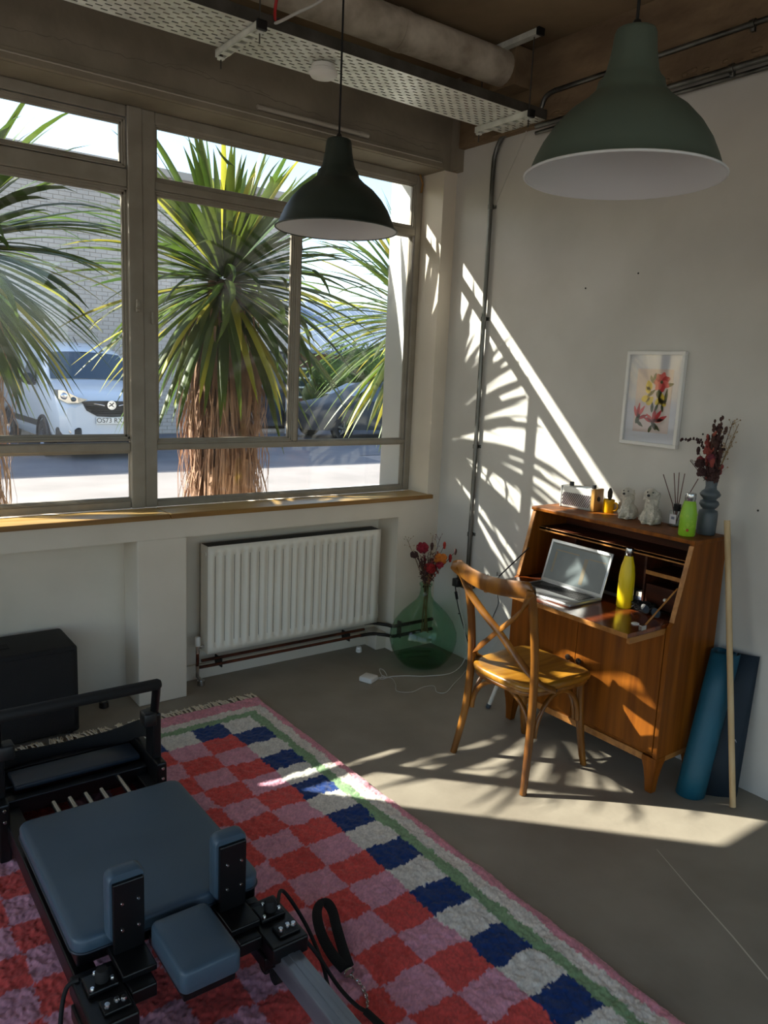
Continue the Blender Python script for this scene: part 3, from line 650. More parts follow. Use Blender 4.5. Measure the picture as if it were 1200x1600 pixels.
for s_ in (-1, 1):
    pts = [(.40, .985), (.56, 1.02), (.76, 1.13), (.84, 1.13), (.84, .99), (.72, .92), (.54, .925)]
    hb = B(); P = []
    for x, z in pts: P.append((VX + s_ * x, VY + .0 + .42 * max(0, x - .45) ** 1.25, z))
    f_ = [hb.bm.verts.new((p[0], p[1] - .055, p[2])) for p in P]; k_ = [hb.bm.verts.new((p[0], p[1] + .25, p[2])) for p in P]
    hb.bm.faces.new(f_)
    for i in range(len(P)): j = (i + 1) % len(P); hb.bm.faces.new((f_[i], f_[j], k_[j], k_[i]))
    hl = hb.build('headlight', 'steel', van)
    B().ball((VX + s_ * .75, VY + .045, 1.035), (.065, .03, .06), 12, 8).build('lamp_bowl', 'chrome', hl, 60)
    B().ball((VX + s_ * .61, VY - .0, .985), (.055, .03, .04), 12, 8).build('lamp_bowl', 'car_glass', hl, 60)
    # dark lower corner, fog light
    B().box(VX + s_ * .66 - .22, VX + s_ * .66 + .20, VY + .02, VY + .30, .25, .52, .05, M=rotM('Z', s_ * 18, (VX + s_ * .66, VY + .12, .4))).build('bumper_corner', 'black_plastic', van, 50)
    B().lathe([(0, .01), (.04, .008), (.045, 0)], (VX + s_ * .66, VY + .012, .45), 14, MX).build('fog_light', 'steel', van, 50)
    B().ball((VX + s_ * 1.05, VY + 1.28, 1.28), (.12, .07, .10), 12, 8).box(VX + s_ * .98 - .06, VX + s_ * .98 + .06, VY + 1.27, VY + 1.31, 1.17, 1.22, .01).build('wing_mirror', 'black_plastic', van, 60)
    # side window and wheels
    sw = B(); a_ = [(VY + 1.30, 1.22), (VY + 1.70, 1.66), (VY + 2.25, 1.68), (VY + 2.30, 1.20)]
    def sx(z): return VX + s_ * ((.928 if z < 1.3 else .928 - (z - 1.15) * .24) + .004)
    q = [sw.bm.verts.new((sx(z), y, z)) for y, z in a_]; sw.bm.faces.new(q)
    sw.build('side_window', 'car_glass', van)
    for yy in (VY + .80, VY + 3.55):
        MY = Matrix.Rotation(math.radians(90), 4, 'Y')
        wh = B().lathe([(.17, -.09), (.29, -.09), (.325, -.06), (.325, .06), (.29, .09), (.17, .09)], (VX + s_ * .86, yy, .275), 24, MY).build('tyre', 'tyre', van, 50)
        hb = B().lathe([(0, .06), (.05, .06), (.05, .05), (.18, .05), (.19, .09), (.20, .0)], (VX + s_ * .86, yy, .275), 20, MY if s_ > 0 else Matrix.Rotation(math.radians(-90), 4, 'Y'))
        hb.build('hubcap', 'steel', wh, 50)
        B().tube([(VX + s_ * .93, yy + .38 * math.cos(a), .27 + .38 * math.sin(a)) for a in [math.pi * k / 14 for k in range(15)]], .035, 8).build('wheel_arch', 'black_plastic', van, 60)
    B().box(VX + s_ * .925 - .012, VX + s_ * .925 + .012, VY + 1.2, VY + 4.2, .45, .56, .01).build('side_moulding', 'black_plastic', van)
B().box(VX - .66, VX + .66, VY - .035, VY + .1, .24, .36, .03).build('lower_bumper', 'black_plastic', van)
npl = B().box(VX - .26, VX + .26, VY - .055, VY - .02, .575, .685, .005).build('number_plate', 'plate_white', van)
tc = bpy.data.curves.new('plate_text', 'FONT'); tc.body = 'OS73 RXA'; tc.size = .115; tc.extrude = .002; tc.align_x = 'CENTER'; tc.align_y = 'CENTER'
to = bpy.data.objects.new('plate_text', tc); col.objects.link(to); to.rotation_euler = (math.radians(90), 0, 0); to.location = (VX, VY - .058, .632)
bpy.context.view_layer.update()
dg = bpy.context.evaluated_depsgraph_get(); tme = bpy.data.meshes.new_from_object(to.evaluated_get(dg)); tme.transform(to.matrix_world); bpy.data.objects.remove(to)
tme.materials.clear(); link('plate_lettering', tme, 'black_plastic', npl)
B().tube([(VX - .02, VY + 1.75, 1.86), (VX - .06, VY + 2.0, 2.06)], .008, 6).box(VX - .05, VX + .01, VY + 1.70, VY + 1.82, 1.85, 1.885, .01).build('aerial', 'black_plastic', van)

van.location = (VX + .30, VY + 2.2 + 1.0, -.01)

# dark hatchback further along
car = thing('parked_car', 'dark grey hatchback parked beyond the palms by the hedge', 'car', (12.2, 17.0, -.05))
CX, CY = 10.0, 16.3
def csec(x, zt, hw, zs=.78):
    P = [(-hw, .22), (-hw - .02, .5), (-hw, zs), (-hw * .82, zs + (zt - zs) * .75), (-hw * .66, zt), (0, zt + .03)]
    P += [(-a, b) for a, b in P[-2::-1]]
    return [(x, CY + .88 + a, b) for a, b in P]
cs = [csec(CX, .62, .62, .55), csec(CX + .15, .78, .76, .66), csec(CX + .5, .88, .82), csec(CX + 1.1, .98, .85, .86), csec(CX + 1.25, 1.05, .85, .9), csec(CX + 1.9, 1.36, .86, .92),
      csec(CX + 2.5, 1.43, .86, .92), csec(CX + 3.2, 1.38, .86, .92), csec(CX + 3.7, 1.20, .85, .92), csec(CX + 4.15, .98, .82, .9), csec(CX + 4.25, .6, .78, .5)]
b = B().grid(cs)
b.bm.faces.new([b.bm.verts.new(p) for p in cs[0]]); b.bm.faces.new([b.bm.verts.new(p) for p in cs[-1]])
b.build('body', 'car_dark', car, 50)
for y0_, s_ in ((CY + .88, -1),):
    for pts in (((1.30, .94), (1.92, 1.30), (2.45, 1.36), (2.45, .95)), ((2.52, .95), (2.52, 1.36), (3.15, 1.31), (3.65, 1.10), (3.6, .96))):
        w_ = B(); q = [w_.bm.verts.new((CX + x, y0_ + s_ * (.875 - max(0, z - .92) * .36), z)) for x, z in pts]; w_.bm.faces.new(q); w_.build('side_window', 'car_glass', car)
B().grid([[(CX + 1.28, CY + .88 + t * .74, 1.07) for t in (-1, -.5, 0, .5, 1)], [(CX + 1.88, CY + .88 + t * .6, 1.37) for t in (-1, -.5, 0, .5, 1)]]).build('windscreen', 'car_glass', car)
for xx in (.85, 3.45):
    wh = B().lathe([(.16, -.09), (.28, -.09), (.31, -.06), (.31, .06), (.28, .09), (.16, .09)], (CX + xx, CY + .09, .26), 22, MX).build('tyre', 'tyre', car, 50)
    hb = B()
    for k in range(5):
        a = 2 * math.pi * k / 5; hb.box(CX + xx - .02, CX + xx + .02, CY - .005, CY + .03, .26, .26 + .18, M=rotM('Y', math.degrees(a), (CX + xx, CY, .26)))
    hb.lathe([(.165, -.02), (.19, .03), (.165, .03)], (CX + xx, CY + .03, .26), 20, MX); hb.build('alloy_wheel', 'steel_conduit', wh)
    B().lathe([(.16, -.09), (.28, -.09), (.31, -.06), (.31, .06), (.28, .09), (.16, .09)], (CX + xx, CY + 1.67, .26), 22, MX).build('tyre', 'tyre', car, 50)

# house behind the hedge
hs = thing('brick_house', 'low brick house with a blue grey pitched roof beyond the yard', 'house', (18, 27, -.05))
B().box(13.6, 24, 24.2, 31, -.05, 2.4).build('wall', 'brick_red', hs)
rf = B().prism([(23.8, 2.36), (27.5, 4.3), (31.2, 2.36), (31.2, 2.24), (23.8, 2.24)], 13.3, 24.4, 'x').build('roof', 'roof_blue', hs)
for k in range(24): B().box(13.45 + k * .45, 13.49 + k * .45, 0, 4.15, 0, .03, M=Matrix.Translation((0, 23.83, 2.365)) @ Matrix.Rotation(math.atan2(1.94, 3.7), 4, 'X')).build('roof_seam', 'roof_blue', rf)
B().box(14.6, 15.1, 27, 27.6, 4.0, 4.75, .02).build('chimney', 'brick_red', hs)
B().box(14.0, 16.2, 24.16, 24.2, .7, 1.7).build('window_glass', 'car_glass', hs)
b = B()
for z in (.7, 1.05, 1.38, 1.70): b.box(14.0, 16.2, 24.08, 24.16, z - .03, z + .03)
for x in (14.0, 14.55, 15.1, 15.65, 16.2): b.box(x - .03, x + .03, 24.08, 24.16, .7, 1.7)
b.build('window_bars', 'white_gloss', hs)
# hedge: leafy mass
hd = thing('hedge', 'rounded sunlit green hedge behind the dark car', 'hedge', (15, 20.6, -.05))
r = random.Random(3); b = B()
for k in range(26):
    b.ball((13.0 + r.uniform(0, 5.0), 20.8 + r.uniform(-.4, .5), r.uniform(.5, 2.05)), (r.uniform(.45, .75), r.uniform(.4, .6), r.uniform(.4, .62)), 10, 7)
hc = b.build('branch_mass', 'hedge', hd, 60)
vt, fc = [], []
for k in range(9000):
    u = r.uniform(12.4, 18.6); z = r.uniform(.0, 2.7); d = r.uniform(-.65, .2)
    top = 2.62 - .12 * abs(u - 15.5) ** 1.3 * .35
    if u < 13.0: top -= (13.0 - u) * 1.6
    if z > top: continue
    c = Vector((u, 20.35 + d + .35 * (z / 2.6) ** 2, z)); s_ = r.uniform(.03, .06)
    a = Vector((r.uniform(-1, 1), r.uniform(-1, 1), r.uniform(-1, 1))).normalized() * s_; e = a.orthogonal().normalized() * s_ * .7; k0 = len(vt)
    vt += [tuple(c - a), tuple(c + e), tuple(c + a), tuple(c - e)]; fc.append((k0, k0 + 1, k0 + 2, k0 + 3))
me = bpy.data.meshes.new('leaves'); me.from_pydata(vt, [], fc); link('leaves', me, 'hedge', hd, kind='stuff')

# ------------------------------------------------------------------ cordyline palms
def keep_out(p):
    """leaves lie against the outside of the wall and glass, never through them"""
    lim = 3.935 if (-.05 < p.x < 2.99 and 1.03 < p.z < 2.80) else 4.145
    if p.y < lim + .10: p.y = lim + .10 * math.exp((p.y - lim - .10) / .10) if p.y > lim - .6 else lim + .0003 * (p.x % 1)
    return p
def leaf_mesh(base, az, el, L, w, droop, r):
    d = Vector((math.cos(az) * math.cos(el), math.sin(az) * math.cos(el), math.sin(el)))
    n = 9; p = Vector(base); rows = []; side = Vector((-math.sin(az), math.cos(az), 0)); tw = r.uniform(-.5, .5)
    for i in range(n + 1):
        t = i / n
        ww_ = w * (0.55 + .9 * t if t < .4 else (.91 if t < .5 else .91 * (1 - ((t - .5) / .5) ** 1.8))) + .0008
        up = side.cross(d).normalized(); sd_ = (side * math.cos(tw * t) + up * math.sin(tw * t))
        rows.append([keep_out(p - sd_ * ww_ + up * ww_ * .35), keep_out(p.copy()), keep_out(p + sd_ * ww_ + up * ww_ * .35)])
        p = p + d * (L / n); d = (d + Vector((0, 0, -1)) * droop * (.25 + 1.5 * t) / n * (1.0 if d.z > -.92 else 0)).normalized()
        p = keep_out(p)
    b = B().grid(rows); me = bpy.data.meshes.new('leaf')
    b.bm.to_mesh(me); b.bm.free(); return me
def palm(x, y, zc, seed, nleaf, label, L0=.85, skirt=1.0, trunk_r=.13, lean=(0, 0), head=.10):
    r = random.Random(seed)
    t = thing('cordyline_palm', label, 'palm', (x, y, -.055), 'palms outside the windows')
    rows = []
    tp = [Vector((x + lean[0] * k / 8, y + lean[1] * k / 8, -.055 + (zc + .055) * k / 8)) for k in range(9)]
    B().tube(tp, [trunk_r * (1.15 - .35 * k / 8) for k in range(9)], 14).build('trunk', 'trunk', t, 60)
    top = tp[-1]
    for i in range(nleaf):
        f = (i + .5) / nleaf
        el = math.radians(82 - 138 * f ** .82 + r.uniform(-9, 9)); az = i * 2.39996 + r.uniform(-.25, .25)
        L = L0 * r.uniform(.78, 1.12) * (1.0 if f > .14 else .85); w = r.uniform(.019, .031)
        base = top + Vector((math.cos(az) * .05, math.sin(az) * .05, (.5 - f) * head * 2))
        m = 'leaf' if r.random() > (.10 if f < .55 else .22) else 'leaf_yellow'
        link('leaf', leaf_mesh(base, az, el, L, w, r.uniform(.45, 1.25), r), m, t, 60)
    # hanging dead leaves round the trunk
    vt, fc = [], []
    for i in range(int(1150 * skirt)):
        a = r.uniform(0, 2 * math.pi); z0 = zc - .18 - r.random() ** 1.1 * (zc * .80); L = r.uniform(.35, .8); w = r.uniform(.004, .013); rad = trunk_r * 1.05 + r.uniform(0, .10)
        p = Vector((x + rad * math.cos(a), y + rad * math.sin(a), z0)); o = Vector((math.cos(a), math.sin(a), 0)); sd_ = Vector((-math.sin(a), math.cos(a), 0)); k0 = len(vt)
        fl = r.uniform(-.02, .10); cu = r.uniform(-.05, .05)
        for k in range(5):
            u = k / 4; q = keep_out(p + o * (fl * math.sin(u * 2.6)) + sd_ * cu * u * u + Vector((0, 0, -L * u))); q.z = max(q.z, -.05); ww_ = w * (1 - u * .8)
            vt += [tuple(q - sd_ * ww_), tuple(q + sd_ * ww_ + o * ww_ * .5)]
        for k in range(4): fc.append((k0 + 2 * k, k0 + 2 * k + 1, k0 + 2 * k + 3, k0 + 2 * k + 2))
    me = bpy.data.meshes.new('dead_leaf_skirt'); me.from_pydata(vt, [], fc); link('dead_leaf_skirt', me, 'leaf_dead', t, kind='stuff')
    return t
palm(2.19, 4.70, 2.22, 21, 298, 'cordyline palm with a thick shaggy trunk outside the middle casement', L0=.98, skirt=1.2)
palm(.64, 4.72, 2.24, 33, 280, 'cordyline palm partly hiding the white van', L0=.92)
palm(4.22, 5.20, 2.12, 45, 260, 'sunlit cordyline palm beyond the white outer window reveal', L0=1.10, skirt=.5)
# ------------------------------------------------------------------ rug
def rug():
    x0, x1, y0, y1 = -.36, 1.80, .55, 3.43; st = .0055
    nx, ny = int((x1 - x0) / st), int((y1 - y0) / st)
    X = np.linspace(x0, x1, nx + 1); Y = np.linspace(y0, y1, ny + 1); GX, GY = np.meshgrid(X, Y, indexing='ij')
    rs = np.random.RandomState(4)
    def low(n, k):      # smooth random field
        a = rs.rand(n, n); xi = np.linspace(0, n - 1.001, nx + 1); yi = np.linspace(0, n - 1.001, ny + 1)
        i, j = xi.astype(int), yi.astype(int); u, v = (xi - i)[:, None], (yi - j)[None, :]
        A = a[np.ix_(i, j)]; Bm = a[np.ix_(i + 1, j)]; Cc = a[np.ix_(i, j + 1)]; D = a[np.ix_(i + 1, j + 1)]
        u = u * u * (3 - 2 * u); v = v * v * (3 - 2 * v)
        return ((A * (1 - u) + Bm * u) * (1 - v) + (Cc * (1 - u) + D * u) * v - .5) * k
    wx = low(50, .016) + low(260, .012); wy = low(50, .016) + low(260, .012)
    U = 1.658 - (GX + wx); V = 3.225 - (GY + wy); q = .158; qy = .1328
    ci = np.floor(U / q).astype(int); cj = np.floor(V / qy).astype(int); even = ((ci + cj) % 2) == 0
    c = np.zeros(GX.shape + (3,))
    L = lambda r, g, b: np.array(rgb(r, g, b)[:3])
    red, pink, white, blue, green, cream, opink = L(226, 86, 80), L(224, 160, 180), L(230, 226, 216), L(12, 52, 116), L(136, 168, 124), L(230, 222, 210), L(222, 148, 160)
    nc = 12
    edge = (ci <= 0) | (cj <= 0) | (ci >= nc - 1)
    c[:] = np.where(even[..., None], np.where(edge[..., None], white, red), np.where(edge[..., None], blue, pink))
    m = np.maximum(np.maximum(-U, -V), U - nc * q)
    c[m > 0] = green; c[m > .046] = cream; c[m > .098] = opink
    c *= (1 + (rs.rand(*GX.shape)[..., None] - .5) * .34 + low(120, .22)[..., None])
    ft = np.minimum(np.minimum(GX - x0, x1 - GX), np.minimum(GY - y0, y1 - GY)); ftt = np.clip(ft / .02, 0, 1)
    Z = .004 + ftt * (.011 + .0032 * rs.rand(*GX.shape) + low(90, .006) + low(300, .005))
    ex = low(40, .012); PX = GX + ex * (1 - ftt) ; PY = GY + ex * (1 - ftt)
    co = np.stack([PX + (rs.rand(*GX.shape) - .5) * st * .7, PY + (rs.rand(*GX.shape) - .5) * st * .7, Z], -1).reshape(-1, 3)
    idx = np.arange((nx + 1) * (ny + 1)).reshape(nx + 1, ny + 1)
    f = np.stack([idx[:-1, :-1], idx[1:, :-1], idx[1:, 1:], idx[:-1, 1:]], -1).reshape(-1, 4)
    me = bpy.data.meshes.new('rug_pile'); me.vertices.add(len(co)); me.vertices.foreach_set('co', co.ravel())
    me.loops.add(f.size); me.loops.foreach_set('vertex_index', f.ravel()); me.polygons.add(len(f)); me.polygons.foreach_set('loop_start', np.arange(0, f.size, 4))
    me.polygons.foreach_set('loop_total', np.full(len(f), 4)); me.update(calc_edges=True)
    at = me.color_attributes.new('yarn', 'FLOAT_COLOR', 'POINT'); rgba = np.concatenate([np.clip(c.reshape(-1, 3), 0, 1), np.ones((len(co), 1))], 1); at.data.foreach_set('color', rgba.ravel())
    m_ = mat('rug_yarn', (1, 1, 1, 1), rough=.95, spec=.1, sheen=.25); nt = m_.node_tree
    a = nt.nodes.new('ShaderNodeAttribute'); a.attribute_name = 'yarn'; nt.links.new(a.outputs['Color'], nt.nodes['Principled BSDF'].inputs['Base Color'])
    t = thing('rug', 'tufted checkerboard rug in red, pink, blue and cream with fringe', 'rug', (.7, 2.0, 0))
    o = link('rug_pile', me, 'rug_yarn', t)
    r = random.Random(9); x = x0 + .01
    base = None; variants = []
    for k in range(6):
        b = B()
        for s_ in range(3):
            dx = r.uniform(-.014, .014); b.tube(smoothpath([(0, 0, .006), (dx * .4 + r.uniform(-.004, .004), .018, .007), (dx + r.uniform(-.012, .012), .042, .007), (dx * 1.5, .066 + r.uniform(-.014, .008), .004)], 3), [.003] * 9 + [.0018], 5)
        me_ = bpy.data.meshes.new('tassel'); b.bm.to_mesh(me_); b.bm.free(); variants.append(me_)
    for me_ in variants: me_.materials.append(MATS['tassel'])
    while x < x1:
        o = bpy.data.objects.new('tassel', variants[r.randrange(6)]); col.objects.link(o); o.parent = t
        o.location = (x - .7, y1 - .004 - 2.0, 0); o.rotation_euler = (0, 0, r.uniform(-.35, .35)); x += r.uniform(.016, .026)
rug()

# ------------------------------------------------------------------ bureau
DY0, DY1, DX0, DX1 = 1.71, 2.585, 2.752, 3.095
bu = thing('writing_bureau', 'teak drop-front writing bureau with open flap against white wall', 'desk', (2.93, 2.15, 0))
side = [(DX0, .16), (DX0, .735), (2.772, .752), (2.853, 1.060), (2.853, 1.077), (DX1, 1.077), (DX1, .16)]
for y in (DY0, DY1 - .02): B().prism(side, y, y + .02, 'y', .0015).build('side_panel', 'bureau_wood', bu)
for y in (DY0 + .0005, DY1 - .0205):
    a = math.atan2(1.060 - .752, 2.853 - 2.772)
    B().prism([(2.768, .752), (2.850, 1.062), (2.856, 1.060), (2.775, .752)], y, y + .02, 'y').build('edge_lipping', 'bureau_edge', bu)
B().box(2.846, DX1 + .004, DY0 - .006, DY1 + .006, 1.068, 1.086, .004).build('top', 'bureau_wood', bu)
B().box(DX1 - .012, DX1, DY0 + .02, DY1 - .02, .16, 1.07).build('back_panel', 'bureau_inside', bu)
B().box(DX0 + .012, DX1 - .012, DY0 + .02, DY1 - .02, .16, .178).build('bottom_panel', 'bureau_wood', bu)
B().box(2.79, DX1 - .012, DY0 + .02, DY1 - .02, .722, .742).build('inner_floor', 'bureau_inside', bu)
ym = 2.168
for (y0, y1, hy) in ((DY0 + .022, ym - .0015, ym - .03), (ym + .0015, DY1 - .022, ym + .03)):
    d = B().box(DX0 - .004, DX0 + .013, y0, y1, .182, .706, .002).build('door', 'bureau_wood', bu)
    B().lathe([(0, .022), (.010, .022), (.014, .016), (.013, .010), (.006, .006), (.006, 0)], (DX0 - .004, hy, .455), 16, Matrix.Rotation(math.radians(-90), 4, 'Y')).build('knob', 'chair_dark', d, 50)
B().box(DX0, DX0 + .018, DY0 + .02, DY1 - .02, .706, .722).build('front_rail', 'bureau_wood', bu)
B().box(DX0 + .004, DX0 + .02, DY0 + .006, DY1 - .006, .132, .162, .002).box(DX0 + .02, DX1 - .03, DY0 + .006, DY0 + .022, .132, .162, .002).box(DX0 + .02, DX1 - .03, DY1 - .022, DY1 - .006, .132, .162, .002).build('plinth_rail', 'bureau_edge', bu)
for (x, y) in ((DX0 + .03, DY0 + .032), (DX0 + .03, DY1 - .032), (DX1 - .05, DY0 + .032), (DX1 - .05, DY1 - .032)):
    dx = -.008 if x < 2.9 else .01; dy = -.006 if y < 2 else .006; rows = []
    for z, w in ((0, .013), (.003, .0155), (.06, .020), (.105, .026), (.14, .033), (.162, .034)):
        k = 1 - z / .162; cx, cy = x + dx * k, y + dy * k; rows.append([(cx - w, cy - w, z), (cx + w, cy - w, z), (cx + w, cy + w, z), (cx - w, cy + w, z), (cx - w, cy - w, z)])
    b = B().grid(rows); bmesh.ops.remove_doubles(b.bm, verts=b.bm.verts, dist=1e-5); bmesh.ops.holes_fill(b.bm, edges=b.bm.edges); b.build('leg', 'bureau_wood', bu)
# flap, lock, stays
fl = B().box(2.502, 2.800, 1.734, 2.561, .727, .745, .002).build('flap', 'bureau_flap', bu)
B().box(2.4985, 2.503, 1.734, 2.561, .7265, .7455, .0005).build('flap_edge', 'bureau_edge', fl)
B().box(2.56, 2.585, 2.21, 2.255, .7455, .7465).build('lock_plate', 'steel', fl)
B().lathe([(0, .003), (.009, .003), (.010, 0)], (2.75, 2.24, .68), 12, Matrix.Rotation(math.radians(-90), 4, 'Y')).build('escutcheon', 'steel', bu)
for y, z1 in ((1.738, .93), (2.556, .93)):
    B().tube([(2.60, y, .752), (2.70, y, .815), (2.812, y, .885)], .0035, 6).build('stay_arm', 'black_metal' if y > 2 else 'bureau_edge', fl)
    B().box(2.585, 2.615, y - .008, y + .008, .745, .765, .002).build('stay_bracket', 'steel', fl)
for y in (1.742, 2.545): B().box(2.52, 2.76, y - .008, y + .008, .700, .7265, .002).build('loper', 'bureau_edge', bu)
# pigeonholes
B().box(2.885, DX1 - .012, DY0 + .02, DY1 - .02, .975, .985).build('shelf', 'bureau_inside', bu)
B().box(2.885, 2.893, DY0 + .02, DY1 - .02, .968, .987, .001).build('shelf_edge', 'bureau_edge', bu)
B().box(2.89, DX1 - .012, 1.944, 1.954, .742, .975).build('divider', 'bureau_inside', bu)
B().box(2.89, DX1 - .012, 2.335, 2.345, .742, .975).build('divider', 'bureau_inside', bu)
B().box(2.89, DX1 - .012, DY0 + .02, 1.944, .895, .905).build('shelf', 'bureau_inside', bu)
B().box(2.888, 2.893, DY0 + .02, 1.944, .891, .908).build('shelf_edge', 'bureau_edge', bu)
dw = B().box(2.895, 2.91, DY0 + .024, 1.940, .748, .848, .002).build('small_drawer', 'bureau_inside', bu)
B().box(2.91, 3.07, DY0 + .03, 1.935, .750, .83).build('drawer_box', 'bureau_inside', dw)
B().lathe([(0, .016), (.006, .016), (.008, .01), (.005, 0)], (2.895, 1.835, .80), 10, Matrix.Rotation(math.radians(-90), 4, 'Y')).build('knob', 'white_plastic', dw, 50)

# ------------------------------------------------------------------ things in the bureau
FZ = .745
lp = thing('laptop', 'open silver laptop on the bureau flap', 'laptop', (2.68, 2.235, FZ))
LX0, LX1, LY0, LY1 = 2.570, 2.785, 2.080, 2.436
B().box(LX0, LX1, LY0, LY1, FZ, FZ + .014, .005).build('base', 'laptop_silver', lp, 50)
kb = B().box(LX0 + .085, LX1 - .02, LY0 + .022, LY1 - .022, FZ + .0135, FZ + .0146).build('keyboard_well', 'key_black', lp)
keym = None
for rI in range(6):
    for kI in range(14):
        w = (LY1 - LY0 - .05) / 14; d = .105 / 6
        if rI == 0 and 3 <= kI <= 9:
            if kI > 3: continue
            ya, yb = LY0 + .025 + 3 * w, LY0 + .025 + 10 * w - .003
        else: ya, yb = LY0 + .025 + kI * w, LY0 + .025 + (kI + 1) * w - .003
        B().box(LX0 + .0875 + rI * d, LX0 + .0875 + (rI + 1) * d - .003, ya, yb, FZ + .0142, FZ + .0156).build('key', 'key_black', kb)
B().box(LX0 + .014, LX0 + .076, 2.18, 2.286, FZ + .0138, FZ + .0142).build('trackpad', 'laptop_silver', lp)
MS = Matrix.Translation((LX1 - .004, 0, FZ + .012)) @ Matrix.Rotation(math.radians(17), 4, 'Y')
lid = B().box(-.003, .003, LY0, LY1, 0, .205, .0028, M=MS).build('lid', 'laptop_silver', lp, 50)
m = mat('screen', rgb(82, 92, 94), rgb(72, 82, 84), rough=.3, scale=9); 
m.node_tree.nodes['Principled BSDF'].inputs['Emission Strength'].default_value = .02; m.node_tree.nodes['Principled BSDF'].inputs['Emission Color'].default_value = rgb(150, 165, 165)
B().box(-.0036, -.003, LY0 + .012, LY1 - .012, .016, .192, M=MS).build('screen', 'screen', lp)
mat('screen_dark', rgb(70, 66, 52), rough=.3); mat('screen_tan', rgb(104, 94, 74), rough=.3)
sp = lambda ya, yb, za, zb, mm: B().box(-.0042, -.0036, LY0 + ya, LY0 + yb, za, zb, M=MS).build('screen_window', mm, lp)
sp(.300, .312, .05, .15, 'screen_tan'); sp(.175, .312, .156, .162, 'screen_tan'); sp(.022, .115, .150, .156, 'screen_tan'); sp(.12, .14, .03, .15, 'screen_tan'); sp(.02, .33, .184, .188, 'screen_dark')

def bottle(name, x, y, z, h, r, m, label, capm='steel', caph=.035, cat='bottle', nk=.5):
    t = thing(name, label, cat, (x, y, z))
    b = h - caph
    B().lathe([(0, 0), (r * .9, 0), (r, .006), (r, b * .55), (r * .97, b * .64), (r * .84, b * .80), (r * (nk + .12), b * .92), (r * nk, b), (0, b)], (x, y, z), 28).build('body', m, t, 40)
    B().lathe([(r * (nk - .04), b - .002), (r * (nk - .04), b + .006), (r * nk, b + .008), (r * nk, h - .003), (r * (nk - .04), h), (0, h)], (x, y, z), 24).build('cap', capm, t, 40)
    return t
bottle('water_bottle', 2.802, 1.975, FZ, .262, .034, 'yellow_bottle', 'yellow steel water bottle standing on the bureau flap')
gbt = bottle('drink_bottle', 2.924, 1.795, 1.086, .178, .034, 'green_bottle', 'lime green patterned bottle with steel cap on bureau top', caph=.032, nk=.64)
r = random.Random(2)
for k in range(12):
    a = math.pi + .75 + r.uniform(-1.3, 1.3); z = 1.096 + r.uniform(.012, .085); cx = (2.924 + .0345 * math.cos(a), 1.795 + .0345 * math.sin(a), z); s_ = r.uniform(.003, .007)
    MM = Matrix.Rotation(a, 4, 'Z') @ Matrix.Rotation(math.radians(90), 4, 'Y')
    B().lathe([(s_ * .55, .0004), (s_, .0006), (s_, 0)], cx, 10, MM).build('printed_ring', 'green_print', gbt)
B().ball((2.924 + .0335 * math.cos(3.75), 1.795 + .0335 * math.sin(3.75), 1.113), (.006, .006, .006), 8, 6).build('printed_dot', 'red_print', gbt)

# papers and a closed laptop in the middle pigeonhole
b = tag(B().box(2.90, 3.06, 2.00, 2.29, FZ - .001, FZ + .014, .003).build('tablet', 'laptop_silver', None), 'thin grey closed tablet at bottom of bureau pigeonhole', 'tablet')
b = tag(B().box(2.905, 3.06, 2.03, 2.25, FZ + .0138, FZ + .020, .002).build('notebook', 'key_black', None), 'black notebook lying on the grey tablet', 'notebook')
mat('paper', rgb(214, 208, 196), rough=.8)
nb = thing('paper_stack', 'small stack of cream papers beside the yellow bottle', 'papers', (2.95, 1.985, FZ))
for k in range(5): B().box(2.905 + .002 * k, 3.04, 1.958, 1.998, FZ - .001 + .010 * k, FZ + .009 + .010 * k, .001).build('paper_bundle', 'paper' if k > 2 else 'label_print', nb)
cw = thing('coiled_cable', 'tangled black cable lying behind the yellow bottle', 'cable', (2.82, 1.90, FZ))
r = random.Random(6); P = []
for k in range(46): a = k * .75; P.append((2.83 + .035 * math.cos(a) + r.uniform(-.012, .012), 1.90 + .045 * math.sin(a) + r.uniform(-.012, .012), FZ + .006 + .028 * r.random()))
B().tube(smoothpath(P, 4), .0038, 6).build('cord', 'black_rubber', cw, 60); B().box(2.80, 2.83, 1.875, 1.905, FZ, FZ + .018, .004).build('plug', 'black_plastic', cw)
sg = thing('sunglasses', 'folded sunglasses with dark round lenses on the bureau flap', 'glasses', (2.80, 1.83, FZ))
for dy in (-.03, .03):
    c = (2.78 + dy * .2, 1.83 + dy, FZ + .026)
    MM = Matrix.Rotation(math.radians(75), 4, 'Y')
    B().lathe([(0, 0), (.021, 0)], c, 18, MM).build('lens', 'car_glass', sg)
    B().tube([Vector(c) + MM @ Vector((.022 * math.cos(a), .022 * math.sin(a), 0)) for a in [2 * math.pi * k / 18 for k in range(18)]], .002, 6, closed=True).build('rim', 'black_plastic', sg, 60)
    B().tube([(2.785 + dy * .2, 1.83 + dy * 1.7, FZ + .035), (2.86, 1.83 + dy * 1.2, FZ + .012), (2.885, 1.83 + dy * .7, FZ + .003)], .002, 6).build('temple', 'black_plastic', sg, 60)
B().tube([(2.779, 1.822, FZ + .032), (2.779, 1.838, FZ + .032)], .0018, 6).build('bridge', 'black_plastic', sg)
tag(B().lathe([(.0, .005), (.012, .005), (.016, .003), (.016, 0), (0, 0)], (2.64, 1.80, FZ), 12).build('coin_dish', 'white_plastic', None, 50), 'tiny pale disc near the flap stay', 'disc')

